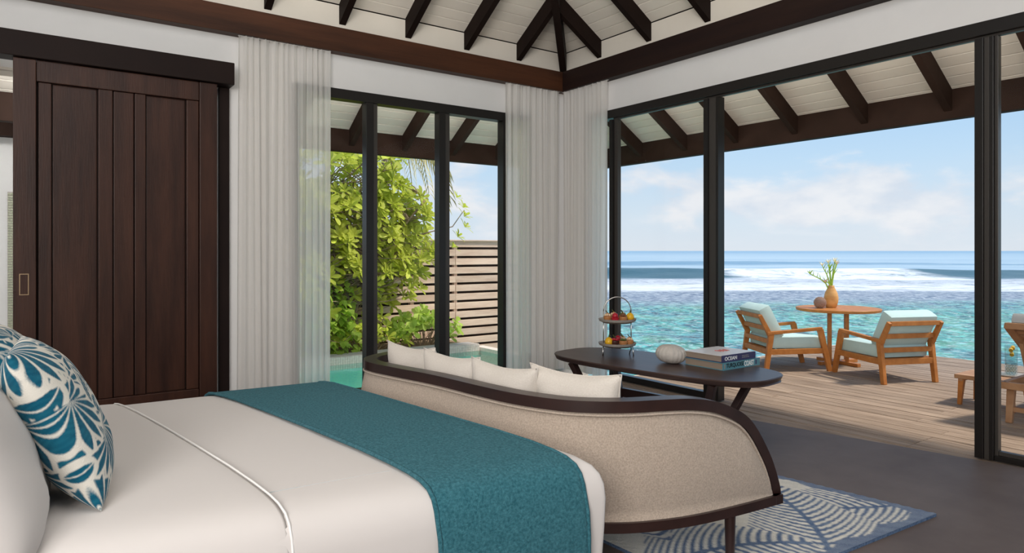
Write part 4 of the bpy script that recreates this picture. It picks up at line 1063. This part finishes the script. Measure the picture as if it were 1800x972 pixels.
for z, ws in ((.028,(.018,.012,.022,.010)),(.016,(.012,.024,.014,.020))):      # two faint lines too small to read
    x = .225
    for w in ws: sm_.box((x,-.0046,z),(x+w,-.004,z+.004)); x += w+.004
sm_.build('spine_mark', M['stone'], b2_)
cp = MB()
for k in range(9): cp.tube([(.16+.012*k,.13+.01*math.sin(k*2),.0485),(.165+.012*k,.155,.0487),(.16+.013*k,.18+.012*math.sin(k*1.7),.0485)], .0035, 4)
cp.build('cover_print', M['coral'], b2_)
# ------------------------------------------------------------------ terrace furniture
DZ = -.012
def chair(label, c, rz):
    t = thing('lounge_chair', label, 'chair', c, rz, 'lounge chairs on the deck')
    tk = M['teak']
    for s, nm in ((-1,'left'),(1,'right')):
        x = s*.31
        MB().bar((x,.40,0),(x,.285,.475),.040,.050,(0,1,0),.042,.065).build('front_leg', tk, t, bevel=.005)
        MB().bar((x,-.345,0),(x,-.285,.44),.040,.050,(0,1,0),.042,.060).build('rear_leg', tk, t, bevel=.005)
        MB().bar((x,-.292,.40),(x,-.42,.64),.036,.055,(0,1,0),.036,.042).build('back_post', tk, t, bevel=.005)
        MB().bar((x,-.335,.435),(x,.305,.485),.046,.036).build('armrest', tk, t, bevel=.006)
        MB().bar((x,-.32,.225),(x,.34,.235),.034,.06).build('side_rail', tk, t, bevel=.004)
    MB().bar((-.31,.34,.235),(.31,.34,.235),.04,.06).build('front_rail', tk, t, bevel=.004)
    for y, z, h in ((-.322,.225,.06),(-.31,.345,.05),(-.335,.49,.05),(-.412,.625,.045)):
        MB().bar((-.29,y,z),(.29,y,z),.028,h).build('back_rail', tk, t, bevel=.004)
    for k in range(5): MB().bar((-.29,-.24+.12*k,.245),(.29,-.24+.12*k,.245),.06,.016).build('seat_slat', tk, t)
    bx_ = lambda lo, hi: B(lo, hi)
    bx_((-.285,-.275,.256),(.285,.345,.392)).build('seat_cushion', M['aqua'], t, smooth=True, bevel=.03)
    mb = B((-.285,-.075,0),(.285,.075,.40)); R_ = Matrix.Translation((0,-.175,.37)) @ Matrix.Rotation(math.radians(27),4,'X')
    mb.v = [tuple(R_ @ Vector(v)) for v in mb.v]; mb.build('back_cushion', M['aqua'], t, smooth=True, bevel=.035)
    return t
def copy_tree(o, parent=None):
    c = o.copy(); COL.objects.link(c); c.parent = parent
    for ch in o.children: copy_tree(ch, c)
    return c
def head(fx, fy): return math.atan2(-fx, fy)
c1 = chair('teak lounge chair with seafoam cushions seen from behind, nearest the bench', (2.47,-2.42,DZ), head(.40,.92))
c2 = copy_tree(c1); c2['label'] = 'teak lounge chair with seafoam cushions facing the round table, behind the books'
c2.location = (2.17,-1.40,DZ); c2.rotation_euler = (0,0,head(.85,-.52))
rt = thing('round_table', 'round teak pedestal table on the deck between two lounge chairs', 'table', (2.95,-1.64,DZ), math.radians(32))
MB().lathe([(.445,.637),(.468,.642),(.474,.668),(.468,.674),(0,.674)], 64).build('tabletop', M['teak'], rt, smooth=True)
for sx in (-1, 1):
    for sy in (-1, 1): B((sx*.093-.021,sy*.093-.021,.04),(sx*.093+.021,sy*.093+.021,.637)).build('leg', M['teak'], rt, bevel=.004)
for a in (45, 135):
    d = Vector((math.cos(math.radians(a)),math.sin(math.radians(a)),0))*.30; MB().bar(-d+Vector((0,0,.02+.001*(a>90))), d+Vector((0,0,.02+.001*(a>90))),.055,.04).build('foot', M['teak'], rt, bevel=.004)
tz = DZ+.674
va = thing('vase', 'ochre pottery vase holding green stems on the round teak table', 'vase', (2.915,-1.575,tz))
MB().lathe([(.05,0),(.062,.01),(.078,.07),(.082,.12),(.070,.18),(.048,.225),(.036,.25),(.038,.268),(.030,.268),(.028,.24)], 32).build('vase_body', M['terra'], va, smooth='all')
M['stem'] = mat('green_stem', srgb(150,190,50), .5, .4, var=srgb(190,215,90), vscale=8); M['petal'] = mat('cream_petal', srgb(250,240,205), .6, .3); M['pink'] = mat('pink_petal', srgb(240,200,180), .6, .3)
fw = thing('flower_stems', 'cream flowers on bright green stems in the ochre vase', 'flowers', (2.915,-1.575,tz+.24)); rr_ = random.Random(4)
Rv = Vector((.81,-.586,0))
for k, (dx, dz, cl) in enumerate(((-.27,.17,'stem'),(-.03,.30,'petal'),(.02,.32,'petal'),(.09,.28,'pink'),(-.09,.27,'petal'),(.0,.24,'stem'),(-.09,.07,'pink'),(.05,.30,'petal'))):
    e = Rv*dx + Vector((rr_.uniform(-.03,.03),rr_.uniform(-.03,.03),dz)); md = e*.5+Vector((0,0,.03 if dx > -.2 else .02))
    st = empty('flower_stem'); st.parent = fw
    MB().tube([(0,0,-.1),tuple(md*.5),tuple(md),tuple(e)], [.008,.009,.007,.005], 6).build('stem', M['stem'], st, smooth='all')
    for j in range(7):
        a = j*.9; q = e + Vector((.02*math.cos(a),.02*math.sin(a),0)); MB().bar(tuple(e), tuple(e+Vector((.035*math.cos(a),.035*math.sin(a),.03+.02*rr_.random()))), .012,.004,(0,0,1),.004,.002).build('petal', M[cl], st)
    for j in range(3):
        q = md.lerp(e, .35*j); MB().bar(tuple(q), tuple(q+Vector((rr_.uniform(-.04,.04),rr_.uniform(-.04,.04),.06))), .016,.003,(0,1,0),.004,.002).build('leaf', M['stem'], st)
bl = thing('beaded_ball', 'brown beaded ball ornament beside the vase on the teak table', 'ornament', (2.71,-1.55,tz))
MB().lathe([(.02,0)]+[(.068*math.cos(a),.066+.068*math.sin(a)) for a in [-1.3+2.7*k/14 for k in range(15)]]+[(0,.134)], 28).build('core', M['ball'], bl, smooth='all')
bd = MB()
for j in range(11):
    ph3 = -1.1+2.35*j/10; nq = max(6, int(30*math.cos(ph3)))
    for k in range(nq):
        a = 2*PI*k/nq; bd.lathe([(0,-.006),(.006,0),(0,.006)], 5, (.069*math.cos(ph3)*math.cos(a),.069*math.cos(ph3)*math.sin(a),.066+.069*math.sin(ph3)))
o = bd.build('bead', mat('bead_tan', srgb(170,138,118), .6, .3), bl, smooth='all'); o['kind'] = 'stuff'
# bench, tray, glasses
bn_ = thing('side_bench', 'low teak side bench between the lounge chair and the sun lounger', 'bench', (1.86,-3.64,DZ))
for k in range(4): B((-.20+.101*k,-.235,.232),(-.20+.101*k+.097,.235,.268)).build('slat', M['teak2'], bn_, bevel=.004)
B((-.195,-.20,.212),(.195,-.17,.231)).build('apron', M['teak2'], bn_); B((-.195,.17,.212),(.195,.20,.231)).build('apron', M['teak2'], bn_)
for sx in (-1, 1):
    for sy in (-1, 1): MB().bar((sx*.165,sy*.185,.231),(sx*.175,sy*.20,0),.045,.05,(1,0,0),.03,.035).build('leg', M['teak'], bn_, bevel=.004)
bz = DZ+.268
ty = thing('tray', 'small dark round tray carrying glasses on the side bench', 'tray', (1.98,-3.73,bz)); MB().lathe([(.105,0),(.125,.004),(.128,.012),(.122,.012),(.0,.006)], 32).build('tray_body', M['stone'], ty, smooth=True)
def glass(name, label, c, r, h, fill, deco):
    t = thing(name, label, 'glass', c)
    MB().lathe([(0,.001),(r*.95,.001),(r,h),(r*.93,h),(r*.88,.012),(0,.012)], 28).build('glass_body', M['tumbler'], t, smooth=True)
    MB().lathe([(0,.013),(r*.86,.013),(r*.90,h*fill),(0,h*fill)], 24).build('drink', glass_mat('iced_water', (.93,.96,.95), 1.33), t, smooth=True)
    return t
g1 = glass('carafe', 'tall clear glass of iced lemon water on the tray', (2.02,-3.72,bz+.0065), .05, .26, .85, False)
for k, (x, z) in enumerate(((-.02,.21),(.022,.225),(0,.17))): MB().tube([(x-.016,-.01,z),(x+.016,.0,z+.01)], .016, 12).build('lemon_slice', PM['yel'], g1)
g2 = glass('tumbler', 'short patterned glass tumbler on the tray before the tall glass', (1.94,-3.745,bz+.0065), .042, .11, .7, True)
pt = MB()
for j in range(6):
    for k in range(12):
        a = 2*PI*(k+.5*(j%2))/12; pt.lathe([(0,-.004),(.0045,0),(0,.004)], 4, (.0425*math.cos(a),.0425*math.sin(a),.012+.014*j))
o = pt.build('dimple', mat('etched', (.55,.58,.62), .3, .5), g2); o['kind'] = 'stuff'
# sun lounger
sl = thing('sun_lounger', 'teak sun lounger with raised slatted back and grey cushion', 'sun lounger', (1.22,-3.92,DZ))
LW = .68
for y in (0, -LW): MB().bar((0,y,.30),(2.0,y,.30),.045,.055).build('side_rail', M['teak2'], sl, bevel=.005)
for x in (.02, 1.98): MB().bar((x,-LW,.30),(x,0,.30),.045,.055).build('end_rail', M['teak2'], sl, bevel=.005)
for x in (.10, 1.85):
    for y in (-.03, -LW+.03): MB().bar((x,y,.275),(x-.05,y,0),.05,.055,(0,1,0),.04,.045).build('leg', M['teak2'], sl, bevel=.005)
MB().bar((.07,-LW+.05,.11),(.07,-.05,.11),.03,.035).build('stretcher', M['teak2'], sl)
hx_, hz_, tx_, tz_ = .80, .335, .03, .775
for y in (-.03, -LW+.03): MB().bar((hx_,y,hz_),(tx_,y,tz_),.045,.06,(0,1,0)).build('back_stile', M['teak2'], sl, bevel=.004)
MB().bar((tx_+.01,-LW+.01,tz_-.005),(tx_+.01,-.01,tz_-.005),.05,.05).build('back_top_rail', M['teak2'], sl, bevel=.006)
for k in range(9):
    q = (k+.7)/10; x, z = hx_+(tx_-hx_)*q, hz_+(tz_-hz_)*q; MB().bar((x,-LW+.05,z),(x,-.05,z),.055,.014,(.5,0,.86)).build('slat', M['teak2'], sl)
MB().bar((.45,-.04,.32),(.28,-.04,.62),.035,.03,(0,1,0)).build('back_prop', M['teak2'], sl)
for k in range(10): MB().bar((.90+.11*k,-LW+.03,.31),(.90+.11*k,-.03,.31),.09,.016).build('slat', M['teak2'], sl)
mb = B((0,-LW+.04,.02),(.90,-.04,.11)); an = math.atan2(tz_-hz_, hx_-tx_); R_ = Matrix.Translation((hx_,0,hz_)) @ Matrix.Rotation(-PI+0,4,'Z') 
R_ = Matrix.Translation((hx_,0,hz_)) @ Matrix.Rotation(an,4,'Y') @ Matrix.Scale(-1,4,(1,0,0)); mb.v = [tuple(R_ @ Vector(v)) for v in mb.v]; mb.build('back_cushion', M['greyc'], sl, smooth=True, bevel=.025)
B((.82,-LW+.04,.325),(1.98,-.04,.415)).build('seat_cushion', M['greyc'], sl, smooth=True, bevel=.025)
